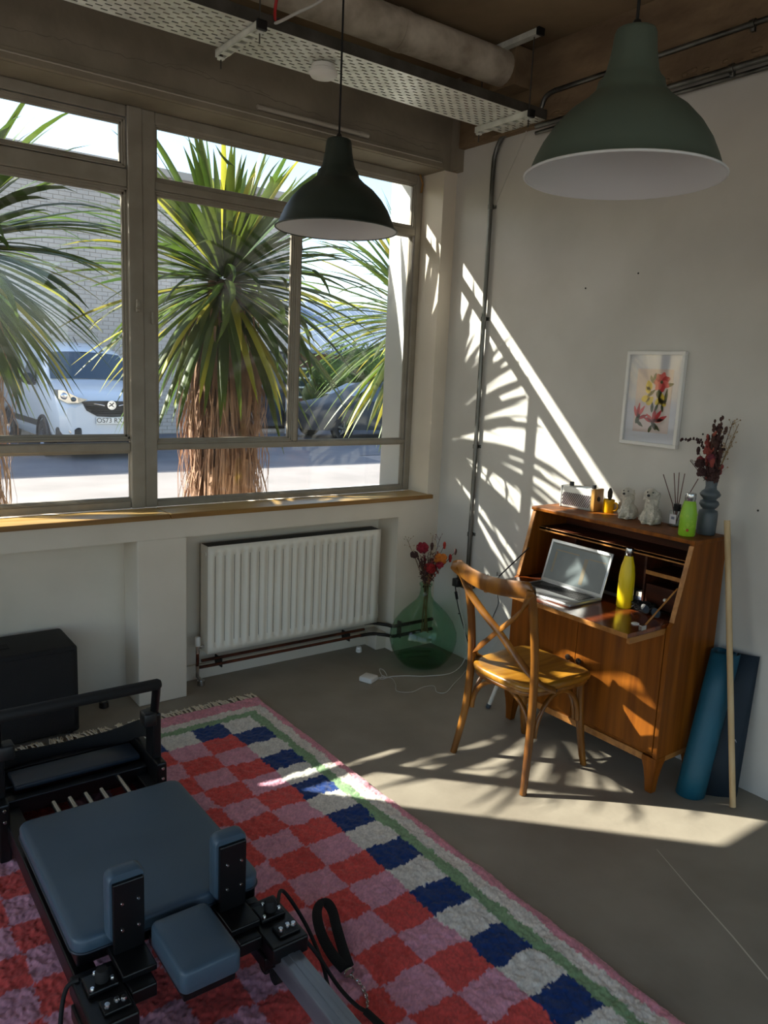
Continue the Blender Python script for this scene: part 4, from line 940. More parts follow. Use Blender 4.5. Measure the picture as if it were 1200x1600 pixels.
# ------------------------------------------------------------------ things on top of the bureau
TZ = 1.086
rd = thing('radio', 'silver retro radio with slanted grille and wooden ends', 'radio', (3.03, 2.445, TZ))
MR = rotM('Z', 7, (3.03, 2.445, 0))
B().box(2.992, 3.068, 2.362, 2.530, TZ, TZ + .105, .006, M=MR).build('case', 'radio_silver', rd, 50)
B().box(2.990, 3.072, 2.344, 2.362, TZ, TZ + .108, .003, M=MR).build('end_cheek', 'radio_wood', rd); B().box(2.990, 3.072, 2.530, 2.536, TZ, TZ + .106, .002, M=MR).build('end_cheek', 'radio_silver', rd)
B().box(2.9905, 2.993, 2.368, 2.524, TZ + .012, TZ + .076, M=MR).build('grille_panel', 'radio_silver', rd)
for k in range(-3, 16):
    y = 2.366 + k * .0105
    b = B(); t_ = .034; q0, q1 = max(y, 2.368), min(y + t_, 2.524)
    z0 = TZ + .014 + (q0 - y) / t_ * .060; z1 = TZ + .014 + (q1 - y) / t_ * .060
    if q1 - q0 < .004: continue
    b.tube([MR @ Vector((2.9898, q0, z1 if False else TZ + .088 - (z0 - TZ))), MR @ Vector((2.9898, q1, TZ + .088 - (z1 - TZ)))], .0027, 5); b.build('grille_slat', 'radio_rib', rd)
for y in (2.50, 2.375): B().lathe([(0, .02), (.010, .02), (.011, .018), (.011, 0)], MR @ Vector((3.03, y, TZ + .104)), 14).build('knob', 'black_plastic', rd, 50)
B().box(3.0, 3.06, 2.40, 2.475, TZ + .104, TZ + .107, .001, M=MR).build('tuning_scale', 'vase_grey', rd)
B().lathe([(0, .003), (.012, .003), (.012, 0)], MR @ Vector((3.025, 2.344, TZ + .06)), 14, Matrix.Rotation(math.radians(82 + 0), 4, 'X')).build('socket', 'black_plastic', rd)
mg = thing('mug', 'small yellow mug with a dark brush in it', 'mug', (3.075, 2.302, TZ))
B().lathe([(0, 0), (.024, 0), (.0265, .004), (.0265, .062), (.0245, .064), (.0235, .060), (.0235, .006), (0, .006)], (3.065, 2.302, TZ), 28).build('cup', 'yellow_mug', mg, 40)
B().tube(smoothpath([(3.065, 2.277, TZ + .052), (3.065, 2.258, TZ + .050), (3.065, 2.252, TZ + .034), (3.065, 2.260, TZ + .018), (3.065, 2.278, TZ + .014)]), .004, 8).build('handle', 'yellow_mug', mg, 60)
bs = thing('brush', 'dark bristled brush standing upright in the yellow mug', 'brush', (3.068, 2.300, TZ + .01))
B().tube([(3.068, 2.300, TZ + .010), (3.068, 2.301, TZ + .065)], .004, 8).build('handle', 'radio_wood', bs)
B().tube([(3.068, 2.301, TZ + .060), (3.068, 2.302, TZ + .075), (3.068, 2.303, TZ + .10), (3.068, 2.303, TZ + .118)], [.005, .011, .012, .004], 12).build('bristles', 'dark_bristle', bs, 60)

def dog(x, y, ang, s, label):
    t = thing('dog_figurine', label, 'figurine', (x, y, TZ), 'ceramic spaniels on the bureau')
    M = Matrix.Translation((x, y, TZ)) @ Matrix.Rotation(math.radians(ang), 4, 'Z') @ Matrix.Diagonal((s, s, s, 1))
    b = B()
    E = [((0, 0, .034), (.036, .030, .034)), ((-.014, 0, .03), (.034, .033, .03)), ((.010, 0, .06), (.027, .025, .036)), ((.018, 0, .085), (.020, .019, .026)), ((.022, 0, .108), (.023, .022, .022)),
         ((.042, 0, .104), (.016, .012, .011)), ((.020, .021, .098), (.010, .008, .022)), ((.020, -.021, .098), (.010, .008, .022)), ((.030, .014, .028), (.010, .009, .030)), ((.030, -.014, .028), (.010, .009, .030)),
         ((.040, .014, .006), (.014, .009, .007)), ((.040, -.014, .006), (.014, .009, .007)), ((.006, .028, .018), (.022, .010, .018)), ((.006, -.028, .018), (.022, .010, .018)), ((-.036, .014, .010), (.018, .010, .010)), ((0, 0, .004), (.048, .034, .005))]
    for c, rr in E: b.ball(c, rr, 14, 10)
    rr = random.Random(int(ang) + 5)
    for k in range(90):      # modelled curls
        c, q = E[rr.choice((0, 1, 2, 3, 6, 7, 12, 13))]; v = Vector((rr.gauss(0, 1), rr.gauss(0, 1), rr.gauss(0, 1))).normalized()
        b.ball((c[0] + v.x * q[0], c[1] + v.y * q[1], max(.004, c[2] + v.z * q[2])), .0045, 6, 5)
    bmesh.ops.transform(b.bm, matrix=M, verts=b.bm.verts)
    o = b.build('body', 'ceramic', t)
    rm = o.modifiers.new('fuse', 'REMESH'); rm.mode = 'VOXEL'; rm.voxel_size = .0026 * s; rm.use_smooth_shade = True
    b = B().ball((.058, 0, .107), (.005, .006, .005), 8, 6); bmesh.ops.transform(b.bm, matrix=M, verts=b.bm.verts); b.build('nose', 'ceramic_black', t, 60)
    for sy in (-1, 1):
        b = B().ball((.040, sy * .0095, .1165), (.003, .003, .003), 8, 6); bmesh.ops.transform(b.bm, matrix=M, verts=b.bm.verts); b.build('eye', 'ceramic_black', t, 60)
    return t
dog(3.030, 2.165, 192, 1.12, 'white ceramic seated spaniel next to the yellow mug')
dog(3.020, 2.035, 198, 1.24, 'larger white ceramic seated spaniel beside the reed diffuser')

df = thing('reed_diffuser', 'square glass reed diffuser with thin dark reeds', 'diffuser', (3.062, 1.94, TZ))
B().box(3.038, 3.086, 1.914, 1.962, TZ, TZ + .072, .006).build('jar', 'clear_glass', df, 50)
B().box(3.044, 3.080, 1.920, 1.956, TZ + .004, TZ + .03, .003).build('liquid', 'clear_glass', df)
B().box(3.0365, 3.038, 1.922, 1.954, TZ + .014, TZ + .056).build('paper_label', 'label_paper', df); B().box(3.036, 3.0366, 1.930, 1.946, TZ + .034, TZ + .046).build('label_motif', 'label_print', df)
B().lathe([(.014, .070), (.014, .078), (.016, .080), (.016, .100), (.006, .102), (0, .102)], (3.062, 1.938, TZ), 16).build('collar', 'black_plastic', df, 50)
for k, (ex, ey) in enumerate(((-.01, .080), (.0, .034), (.02, .022), (.0, -.018), (.01, -.078))):
    B().tube([(3.062, 1.938, TZ + .01), (3.062 + ex * .35, 1.938 + ey * .3, TZ + .10), (3.062 + ex, 1.938 + ey, TZ + .242 - abs(ey) * .25)], .0018, 6).build('reed', 'reed', df)

vz = thing('vase', 'grey bubble-necked vase holding dried flowers', 'vase', (3.030, 1.772, TZ))
B().lathe([(0, 0), (.034, 0), (.038, .006), (.039, .05), (.039, .092), (.036, .102), (.026, .106), (.024, .110), (.033, .118), (.040, .130), (.036, .142), (.026, .148), (.028, .153), (.040, .165), (.042, .172), (.034, .184), (.024, .192), (.022, .205), (.025, .228), (.022, .228), (.019, .205), (.019, .18), (0, .17)], (3.030, 1.772, TZ), 28).build('body', 'vase_grey', vz, 60)
def dried(name, label, x, y, z, specs, seed):
    """specs: (kind, dx, dy, height, size, material)"""
    t = thing(name, label, 'dried flowers', (x, y, z)); r = random.Random(seed)
    for kind, dx, dy, h, s_, m in specs:
        tip = Vector((x + dx, y + dy, z + h)); P = [(x + dx * .02, y + dy * .02, z - .04), (x + dx * .12, y + dy * .12, z + .01), (x + dx * .5, y + dy * .5, z + h * .5), tuple(tip)]
        if kind == 'arch': P = [(x, y, z - .04), (x + dx * .1, y + dy * .1, z + h * .55), (x + dx * .45, y + dy * .45, z + h * 1.0), tuple(tip)]
        pp_ = smoothpath(P, 5)
        st = B().tube(pp_, .0014, 5).build('stem', 'dry_dark' if m != 'dry_cream' else 'dry_brown', t)
        b = B()
        if kind == 'pom':
            for k in range(46):
                v = Vector((r.gauss(0, 1), r.gauss(0, 1), r.gauss(0, .75))).normalized(); q = tip + v * s_ * .8
                b.ball(q, (s_ * .34, s_ * .34, s_ * .26), 6, 4)
            b.ball(tip, s_ * .8, 10, 7)
        elif kind == 'bud': b.ball(tip, (s_ * .6, s_ * .6, s_ * 1.2), 10, 8); b.ball(tip + Vector((0, 0, -s_)), (s_ * .45, s_ * .45, s_ * .6), 8, 6)
        elif kind in ('spike', 'arch'):
            for k in range(26):
                u = r.uniform(.45, 1.0); i = min(int(u * (len(pp_) - 1)), len(pp_) - 2); q = Vector(pp_[i]).lerp(Vector(pp_[i + 1]), u * (len(pp_) - 1) - i)
                v = Vector((r.gauss(0, 1), r.gauss(0, 1), r.gauss(0, .6))).normalized() * s_ * (1.25 - u) * 1.2; b.ball(q + v, (s_ * .42, s_ * .42, s_ * .6), 6, 4)
        elif kind == 'grass':
            for k in range(16):
                u = r.uniform(.5, 1.0); i = min(int(u * (len(pp_) - 1)), len(pp_) - 1); q = Vector(pp_[i]); e = q + Vector((r.uniform(-1, 1), r.uniform(-1, 1), r.uniform(.2, 1.2))) * s_ * 1.6
                b.tube([q, q.lerp(e, .5) + Vector((0, 0, s_ * .1)), e], .0006, 4); b.ball(e, s_ * .16, 5, 4)
        elif kind == 'leafy':
            for k in range(12):
                u = .3 + .7 * k / 11; i = min(int(u * (len(pp_) - 1)), len(pp_) - 1); q = Vector(pp_[i]); sgn = 1 if k % 2 else -1
                M_ = Matrix.Rotation(r.uniform(0, 6.28), 4, 'Z') @ Matrix.Rotation(.7 * sgn, 4, 'Y'); b.ball(q + (M_ @ Vector((s_ * .8, 0, 0))), (s_ * .9, s_ * .38, s_ * .08), 8, 4, M_)
        b.build({'pom': 'flower_head', 'bud': 'bud', 'spike': 'flower_spike', 'arch': 'flower_spike', 'grass': 'seed_spray', 'leafy': 'leaf_spray'}[kind], m, t, 60)
    return t
dried('dried_bouquet', 'dark dried flower bouquet rising from the grey vase', 3.030, 1.772, TZ + .20, [
    ('arch', -.02, .155, .185, .012, 'dry_dark'), ('spike', .01, -.005, .300, .016, 'dry_dark'), ('spike', .005, .02, .275, .014, 'dry_dark'), ('spike', .02, -.02, .25, .016, 'dry_dark'), ('spike', -.01, .035, .21, .014, 'dry_rose'),
    ('pom', -.03, .045, .095, .020, 'dry_dark'), ('pom', -.02, .02, .15, .020, 'dry_rose'), ('pom', -.03, -.004, .125, .018, 'dry_rose'), ('pom', -.035, .03, .06, .020, 'dry_dark'), ('bud', -.035, -.012, .115, .018, 'dry_rose'),
    ('bud', -.02, .065, .15, .013, 'dry_dark'), ('grass', .02, -.075, .27, .022, 'dry_cream'), ('grass', .03, -.06, .22, .022, 'dry_cream'), ('grass', .03, -.045, .28, .02, 'dry_brown'), ('grass', .0, .11, .10, .012, 'dry_dark'),
    ('leafy', -.02, .03, .10, .016, 'dry_dark'), ('leafy', .01, -.03, .17, .014, 'dry_dark'), ('spike', -.02, .0, .23, .013, 'dry_rose'), ('pom', -.01, .055, .11, .016, 'dry_rose')] + [(R_.choice(('spike', 'leafy', 'spike', 'pom')), R_.uniform(-.035, .03), R_.uniform(-.035, .05), R_.uniform(.05, .26), .015, R_.choice(('dry_dark', 'dry_dark', 'dry_rose'))) for _ in range(20)], 12)

# ------------------------------------------------------------------ framed print on the wall
pf = thing('framed_print', 'white framed botanical print of red and yellow flowers', 'picture', (3.12, 2.165, 1.42))
PY0, PY1, PZ0, PZ1 = 2.016, 2.318, 1.418, 1.847
x_in, x_f = XW - .002, XW - .026
for args in ((PY0, PY1, PZ0, PZ0 + .016), (PY0, PY1, PZ1 - .016, PZ1), (PY0, PY0 + .016, PZ0 + .016, PZ1 - .016), (PY1 - .016, PY1, PZ0 + .016, PZ1 - .016)):
    B().box(x_f, x_in, *args, .002).build('frame_rail', 'frame_white', pf)
B().box(XW - .010, XW - .004, PY0 + .01, PY1 - .01, PZ0 + .01, PZ1 - .01).build('mount', 'mount_board', pf)
QY0, QY1, QZ0, QZ1 = 2.073, 2.260, 1.480, 1.768
B().box(XW - .0108, XW - .010, QY0, QY1, QZ0, QZ1).build('print_sheet', 'print_paper', pf)
B().box(XW - .019, XW - .0175, PY0 + .014, PY1 - .014, PZ0 + .014, PZ1 - .014).build('glazing', 'picture_glass', pf)
def blob(y, z, ry, rz, ang, m, nm='printed_petal', lift=0.0):
    b = B(); vs_ = []
    for k in range(14):
        a = 2 * math.pi * k / 14; p = (ry * math.cos(a), rz * math.sin(a) * (1.0 if math.cos(a) < .6 else .7)); ca, sa = math.cos(ang), math.sin(ang)
        vs_.append(b.bm.verts.new((XW - .0112 - lift, y + p[0] * ca - p[1] * sa, z + p[0] * sa + p[1] * ca)))
    b.bm.faces.new(vs_); b.build(nm, m, pf)
def PQ(u, v): return QY1 - u * (QY1 - QY0), QZ1 - v * (QZ1 - QZ0)     # u to the right, v down the sheet
for k in range(7):
    a = 2 * math.pi * k / 7; cy, cz = PQ(.70, .20); blob(cy + .023 * math.cos(a), cz + .023 * math.sin(a), .023, .017, a, 'petal_red' if k % 2 else 'petal_pink', lift=.0001 * k)
cy, cz = PQ(.70, .20); blob(cy, cz, .008, .008, 0, 'print_green', lift=.001)
for (u, v, ry, rz, an, m) in ((.42, .16, .016, .006, 2.0, 'print_green'), (.5, .14, .02, .006, 1.4, 'print_green'), (.93, .24, .018, .006, .3, 'print_green'), (.36, .26, .020, .013, 1.9, 'petal_yellow'), (.34, .33, .016, .010, 2.2, 'petal_yellow'),
        (.44, .38, .022, .006, .7, 'print_green'), (.66, .38, .018, .011, 1.5, 'print_green'), (.86, .42, .03, .006, 1.5, 'print_green'), (.74, .46, .022, .014, 1.7, 'petal_yellow'), (.66, .50, .018, .010, .8, 'petal_yellow'), (.80, .52, .016, .010, 2.3, 'petal_yellow'),
        (.30, .47, .02, .012, .2, 'petal_yellow'), (.42, .50, .02, .012, .9, 'petal_yellow'), (.50, .60, .02, .006, 1.6, 'print_green'), (.62, .60, .02, .005, 1.2, 'print_green'), (.78, .60, .016, .005, 1.8, 'print_green'),
        (.12, .66, .030, .006, 1.45, 'petal_red'), (.20, .68, .028, .006, 1.0, 'petal_pink'), (.04, .68, .022, .006, 1.9, 'petal_pink'), (.26, .76, .022, .006, .4, 'petal_red'), (.12, .80, .02, .008, 1.2, 'print_green'), (.18, .87, .02, .006, -.6, 'print_green'),
        (.58, .72, .028, .007, 1.5, 'petal_red'), (.68, .73, .030, .007, 1.0, 'petal_red'), (.80, .77, .024, .007, .5, 'petal_red'), (.48, .78, .026, .007, 2.4, 'petal_pink'), (.42, .80, .022, .006, 2.8, 'petal_red'), (.72, .80, .022, .007, .2, 'petal_pink'),
        (.58, .88, .022, .006, 2.2, 'print_green'), (.66, .90, .024, .006, -.7, 'print_green'), (.50, .94, .016, .006, 1.2, 'print_green')):
    y_, z_ = PQ(u, v); blob(y_, z_, ry * 1.2, rz * 1.35, math.pi - an, m)
# black dots (picture hooks / nail holes) on the walls
for y, z, lb in ((1.905, 1.495, 'small dark wall dot between the framed print and bouquet'), (1.875, 1.49, 'small dark wall dot just left of the dried bouquet'), (1.62, 1.205, 'lone dark plug hole in wall above the wooden stick'), (3.545, .255, 'dark plug hole low on the wall behind the demijohn'),
                 (3.385, .265, 'dark plug hole in the wall below the socket'), (2.62, 2.15, 'dark speck on wall between conduit and framed print'), (2.32, 2.2, 'dark speck on wall above the framed print')):
    tag(B().lathe([(0, .002), (.004, .002), (.0045, 0)], (XW, y, z), 8, Matrix.Rotation(math.radians(-90), 4, 'Y')).build('wall_plug', 'black_hole', None), lb, 'hole', 'plug holes in the wall')
# ------------------------------------------------------------------ bentwood chair
ch = thing('bistro_chair', 'golden bentwood cross-back chair pulled up to the bureau', 'chair', (2.48, 2.225, 0))
cy = 2.225
for s_ in (-1, 1):
    P = [(2.288, cy + s_ * .218, 0), (2.305, cy + s_ * .208, .09), (2.325, cy + s_ * .196, .22), (2.334, cy + s_ * .190, .36), (2.334, cy + s_ * .188, .48), (2.322, cy + s_ * .188, .62), (2.298, cy + s_ * .190, .76), (2.268, cy + s_ * .194, .872)]
    pp_ = smoothpath(P, 5); B().tube(pp_, [.0145 + .003 * min(1, i / 12) for i in range(len(pp_))], 14).build('rear_leg', 'chair_wood', ch, 60)
    B().tube([(2.270, cy + s_ * .194, .862), (2.262, cy + s_ * .195, .884)], .019, 12).build('post_cap', 'chair_dark', ch, 60)
    P = [(2.716, cy + s_ * .182, 0), (2.702, cy + s_ * .178, .06), (2.682, cy + s_ * .172, .18), (2.668, cy + s_ * .168, .30), (2.660, cy + s_ * .165, .435)]
    pp_ = smoothpath(P, 5); B().tube(pp_, [.014 + .004 * min(1, i / 12) for i in range(len(pp_))], 14).build('front_leg', 'chair_wood', ch, 60)
# seat
def seat_out(k, inset=0.0):
    pts = [(2.296, -.05), (2.304, -.115), (2.325, -.160), (2.375, -.190), (2.50, -.205), (2.63, -.208), (2.685, -.195), (2.708, -.15), (2.715, -.06)]
    pts = pts + [(a, -b) for a, b in pts[::-1]]
    c = Vector((2.51, 0)); out = []
    for a, b in pts:
        v = Vector((a, b)) - c; v *= (1 - inset); out.append((c.x + v.x, cy + c.y + v.y))
    return [(p.x, p.y) for p in smoothpath([(a, b, 0) for a, b in out], 3, closed=True)]
rings = []
for ins, z in ((.03, .418), (.0, .424), (-.012, .434), (0.0, .446), (.035, .452), (.10, .452), (.22, .447), (.5, .444), (.8, .443)):
    ring = seat_out(0, ins); ring.append(ring[0]); rings.append([(x, y, z) for x, y in ring])
b = B().grid(rings); bmesh.ops.remove_doubles(b.bm, verts=b.bm.verts, dist=1e-5); bmesh.ops.holes_fill(b.bm, edges=b.bm.edges); b.build('seat', 'seat_wood', ch, 50)
rg = seat_out(0, .07); B().tube([(x, y, .410) for x, y in rg], 1.0, 8, closed=True, flat=(.010, .012, (0, 0, 1))).build('seat_ring', 'chair_wood', ch, 60)
# curved top rail
P = [(2.218, cy + .228, .892), (2.238, cy + .20, .882), (2.222, cy + .10, .868), (2.212, cy, .864), (2.222, cy - .10, .868), (2.250, cy - .195, .878), (2.255, cy - .215, .884)]
pp_ = smoothpath(P, 5); n = len(pp_)
B().tube(pp_, [.45 + .55 * min(1, min(i, n - 1 - i) / 5) for i in range(n)], 12, flat=(.011, .036, (0, 0, 1))).build('top_rail', 'chair_wood', ch, 60)
# bent cross slats
for s_, off in ((1, -.006), (-1, .006)):
    P = [(2.238 + off, cy + s_ * .212, .882), (2.262 + off, cy + s_ * .165, .80), (2.282 + off, cy + s_ * .08, .715), (2.302 + off, cy - s_ * .01, .640), (2.318 + off, cy - s_ * .10, .560), (2.335, cy - s_ * .165, .500), (2.375, cy - s_ * .200, .455), (2.44, cy - s_ * .212, .425)]
    B().tube(smoothpath(P, 5), 1.0, 10, flat=(.0065, .016, (1, 0, 0))[:2] + ((0, s_ * .6, .8),)).build('cross_slat', 'chair_wood', ch, 60)
    B().ball((2.445, cy - s_ * .214, .424), (.008, .006, .008), 8, 6).build('screw', 'chair_dark', ch, 60)
# bentwood hoops below the seat
def hoop(a, b, z0, zt):
    a, b = Vector(a), Vector(b); P = []
    for k in range(21):
        t = k / 20; x = .5 - .5 * math.cos(math.pi * t); zz = z0 + (zt - z0) * math.sin(math.pi * t); P.append((a.x + (b.x - a.x) * x, a.y + (b.y - a.y) * x, zz))
    B().tube(P, .0105, 10).build('hoop', 'chair_wood', ch, 60)
hoop((2.345, cy + .175), (2.345, cy - .175), .225, .396); hoop((2.36, cy - .192), (2.655, cy - .172), .225, .396); hoop((2.36, cy + .192), (2.655, cy + .172), .225, .396); hoop((2.655, cy + .152), (2.655, cy - .152), .225, .396)

# ------------------------------------------------------------------ rolled mat, stick, pale pole
ym_ = thing('yoga_mat', 'loosely rolled teal yoga mat leaning against the wall by bureau', 'yoga mat', (2.92, 1.6, 0))
sec = []
cx_, cy_ = 2.905, 1.625
for k in range(64):      # spiral roll that opens into a flat tail
    a = -2.6 + k * .30; rr = .022 + .00082 * k; sec.append((cx_ + rr * math.cos(a), cy_ + rr * math.sin(a)))
ex, ey = sec[-1]; 
sec = [p for p in sec]
tail = [(2.955, 1.565), (2.985, 1.540), (3.02, 1.512), (3.05, 1.496)]
# outer turn ends towards the wall: find a neat joining point
best = min(range(len(sec) - 20, len(sec)), key=lambda i: (sec[i][0] - 2.95) ** 2 + (sec[i][1] - 1.57) ** 2); sec = sec[:best + 1] + tail[1:]
H = .60
rows = []
for t in (0, .25, .5, .75, 1): rows.append([(x + (.155 - .075 * max(0, min(1, (x - 2.93) / .12))) * t, y + .010 + (.004 + .016 * max(0, min(1, (x - 2.93) / .12))) * t, .003 + H * t) for x, y in sec])
mo = B().grid(rows).build('mat_sheet', 'mat_teal', ym_, 60); so = mo.modifiers.new('thick', 'SOLIDIFY'); so.thickness = .005; so.offset = 0
mo.data.materials.append(MATS['mat_navy'])
nc_ = len(sec) - 1
for pl_ in mo.data.polygons:
    if pl_.index % nc_ >= nc_ - 4: pl_.material_index = 1
c_ = Vector((3.012, 1.545, .275))
B().tube([c_ + Vector((-.006, -.004 + .010 * math.cos(a), .010 * math.sin(a))) for a in [2 * math.pi * k / 16 for k in range(16)]], .0012, 5, closed=True).tube(smoothpath([c_ + Vector((-.004, -.012, -.012)), c_ + Vector((.002, -.018, -.022)), c_ + Vector((.004, -.02, -.012)), c_ + Vector((.008, -.024, -.024))]), .0012, 5).build('printed_emblem', 'mount_board', ym_)
tag(B().tube([(2.960, 1.470, 0.004), (3.036, 1.688, 1.160)], .0125, 14).build('wooden_stick', 'pine_stick', None, 50), 'long plain wooden stick leaning on bureau edge in front of yoga mat', 'stick')
pr = thing('metal_pole', 'pale metal pole with rubber foot leaning on the bureau side', 'pole', (2.775, 2.705, 0))
B().tube([(2.770, 2.710, .012), (2.83, 2.62, .36)], .011, 12).build('shaft', 'radiator_white', pr, 60); B().tube([(2.768, 2.713, 0.001), (2.7715, 2.708, .022)], .013, 12).build('rubber_foot', 'vase_grey', pr, 60)

# ------------------------------------------------------------------ green demijohn with dried flowers
vx, vy = 2.868, 3.385
dj = thing('demijohn', 'large green glass demijohn on the floor in the corner', 'vase', (vx, vy, 0))
prof = [(0, 0), (.10, 0), (.125, .006), (.160, .045), (.188, .10), (.200, .155), (.196, .205), (.172, .262), (.132, .315), (.088, .358), (.052, .392), (.036, .42), (.031, .45), (.031, .478), (.038, .482), (.039, .492), (.034, .498)]
B().lathe(prof, (vx, vy, 0), 48).build('glass_body', 'green_glass', dj, 60)
B().lathe([(0, .004), (.10, .004), (.122, .012), (.150, .045), (.13, .05), (.0, .045)], (vx, vy, 0), 40).build('thick_glass_base', 'green_glass', dj, 60)
dried('floor_bouquet', 'red and orange dried flowers standing in the green demijohn', vx, vy, .48, [
    ('pom', -.025, .02, .225, .034, 'dry_red'), ('pom', .055, -.055, .165, .036, 'dry_orange'), ('pom', -.01, -.04, .115, .032, 'dry_red'), ('bud', .10, -.03, .24, .016, 'dry_red'), ('bud', .03, .0, .235, .017, 'dry_dark'), ('pom', -.085, .02, .19, .022, 'dry_dark'),
    ('pom', .02, -.09, .14, .022, 'dry_red'), ('bud', .135, -.09, .21, .014, 'dry_dark'), ('bud', .115, -.07, .17, .018, 'dry_red'), ('grass', -.12, .05, .28, .02, 'dry_cream'), ('grass', .06, .03, .29, .02, 'dry_cream'), ('grass', .10, .01, .28, .018, 'dry_rose'),
    ('leafy', -.05, .0, .15, .018, 'dry_dark'), ('leafy', .05, -.04, .12, .018, 'dry_dark'), ('leafy', -.03, -.05, .10, .016, 'dry_brown'), ('leafy', .06, .02, .17, .017, 'dry_dark'), ('spike', .0, .03, .20, .012, 'dry_rose'), ('spike', -.06, -.02, .17, .012, 'dry_dark'),
    ('spike', .06, -.02, .20, .012, 'dry_rose'), ('grass', -.07, -.03, .13, .014, 'dry_brown'), ('leafy', .02, -.06, .10, .016, 'dry_rose')] + [(R_.choice(('spike', 'leafy', 'grass')), R_.uniform(-.06, .07), R_.uniform(-.06, .05), R_.uniform(.08, .20), R_.uniform(.011, .018), R_.choice(('dry_dark', 'dry_rose', 'dry_brown', 'dry_dark'))) for _ in range(26)], 31)
sb = B()
for k in range(14):
    a = R_.uniform(0, 6.28); sb.tube([(vx + .018 * math.cos(a), vy + .018 * math.sin(a), .50), (vx + .012 * math.cos(a + 1), vy + .012 * math.sin(a + 1), .32), (vx + .02 * math.cos(a + 2) + .01, vy + .02 * math.sin(a + 2), .19)], .0026, 5)
sb.build('stem_bundle', 'dry_brown', bpy.data.objects['floor_bouquet'])

# ------------------------------------------------------------------ socket, charger, cables
sk = thing('wall_socket', 'surface-mounted wall socket at the foot of the steel conduit', 'socket', (XW - .02, 3.31, .50))
B().box(XW - .042, XW, 3.255, 3.365, .455, .560, .004).build('back_box', 'steel_conduit', sk, 50); B().box(XW - .050, XW - .042, 3.25, 3.37, .45, .565, .003).build('face_plate', 'steel_conduit', sk, 50)
pg = thing('plug', 'black plug with dark braided cord in the wall socket', 'plug', (XW - .07, 3.345, .48))
B().box(XW - .085, XW - .050, 3.325, 3.372, .455, .505, .006).build('plug_body', 'black_plastic', pg, 50)
B().tube(smoothpath([(XW - .075, 3.350, .458), (XW - .06, 3.352, .40), (XW - .05, 3.345, .34), (XW - .035, 3.325, .26), (XW - .03, 3.285, .18), (XW - .025, 3.24, .09), (XW - .03, 3.18, .012), (XW - .06, 3.05, .006), (XW - .10, 2.85, .006)]), .0032, 6).build('cord', 'black_rubber', pg, 60)
B().tube([(XW - .066, 3.352, .42), (XW - .054, 3.350, .375)], .0085, 10).build('inline_switch', 'black_plastic', pg, 60)
ca = thing('laptop_charger', 'white square laptop charger block on the floor with its leads', 'charger', (2.44, 3.325, 0))
B().box(2.395, 2.475, 3.285, 3.365, 0, .029, .006, M=rotM('Z', 24, (2.435, 3.325, 0))).build('block', 'white_plastic', ca, 50)
B().tube(smoothpath([(2.475, 3.310, .015), (2.53, 3.30, .008), (2.575, 3.295, .006), (2.66, 3.262, .005), (2.75, 3.20, .006), (2.90, 3.14, .02), (3.03, 3.18, .08), (3.085, 3.26, .20), (XW - .06, 3.31, .34), (XW - .06, 3.335, .46)]), .0028, 6).build('mains_lead', 'white_cable', ca, 60)
B().tube(smoothpath([(2.472, 3.300, .013), (2.51, 3.285, .008), (2.545, 3.30, .012), (2.555, 3.345, .03), (2.535, 3.36, .035), (2.525, 3.31, .012), (2.56, 3.275, .006), (2.53, 3.20, .004), (2.48, 3.12, .004), (2.54, 3.07, .004), (2.64, 3.09, .004), (2.70, 3.07, .004), (2.66, 3.00, .004), (2.70, 2.97, .004), (2.82, 3.04, .004), (2.93, 3.10, .004), (3.03, 3.16, .004), (3.08, 3.12, .05), (3.09, 2.98, .25), (3.07, 2.80, .55), (2.98, 2.66, .74), (2.87, 2.595, .80)]), .0017, 6).build('laptop_lead', 'white_cable', ca, 60)
B().tube(smoothpath([(2.50, 3.29, .006), (2.52, 3.27, .018), (2.54, 3.29, .008), (2.52, 3.31, .018), (2.50, 3.30, .006)]), .0018, 6).build('cable_tie', 'white_cable', ca, 60)
tag(B().tube(smoothpath([(XW - .004, 3.08, .60), (XW - .004, 3.075, .50), (XW - .004, 3.055, .42), (XW - .004, 3.085, .34), (XW - .004, 3.10, .30)]), .0022, 6).build('grey_wire', 'vase_grey', None, 60), 'thin grey wire hanging down the wall behind the chair', 'wire')

# ------------------------------------------------------------------ black speaker box in the left recess
spk = thing('speaker_cabinet', 'large matte black speaker cabinet standing by the wall recess', 'speaker', (.70, 3.64, 0))
B().box(.44, .924, 3.497, 3.786, .012, .424, .014, 3).build('cabinet', 'speaker_black', spk, 50)
B().box(.462, .902, 3.490, 3.499, .035, .405, .004).build('grille_cloth', 'speaker_black', spk)
B().lathe([(0, .02), (.028, .02), (.03, .014), (.03, 0)], (.922, 3.64, .23), 20, Matrix.Rotation(math.radians(90), 4, 'Y')).build('side_knob', 'black_plastic', spk, 50)
B().box(.60, .66, 3.60, 3.66, .423, .427, .001).build('top_port', 'black_hole', spk)
for x in (.48, .884):
    for y in (3.53, 3.75): B().lathe([(0, .014), (.016, .014), (.018, 0), (0, 0)], (x, y, 0), 12).build('foot', 'black_rubber', spk)

# ------------------------------------------------------------------ pilates reformer
rf = thing('pilates_reformer', 'black pilates reformer with slate blue padded carriage on rug', 'exercise machine', (.7155, 2.1, .012))
FZ0 = .014
for x in (.452, .922):
    B().box(x, x + .060, 1.02, 1.76, .085, .150, .004).build('rail', 'aluminium', rf)
    B().box(x + .001, x + .059, 1.76, 2.95, .086, .149, .004).build('black_shaded_rail', 'black_metal', rf)  # black foot-end frame; beside the carriage the black is painted shade
    B().box(x + .022, x + .038, 1.02, 1.76, .149, .152, .001).build('rail_track', 'aluminium', rf)
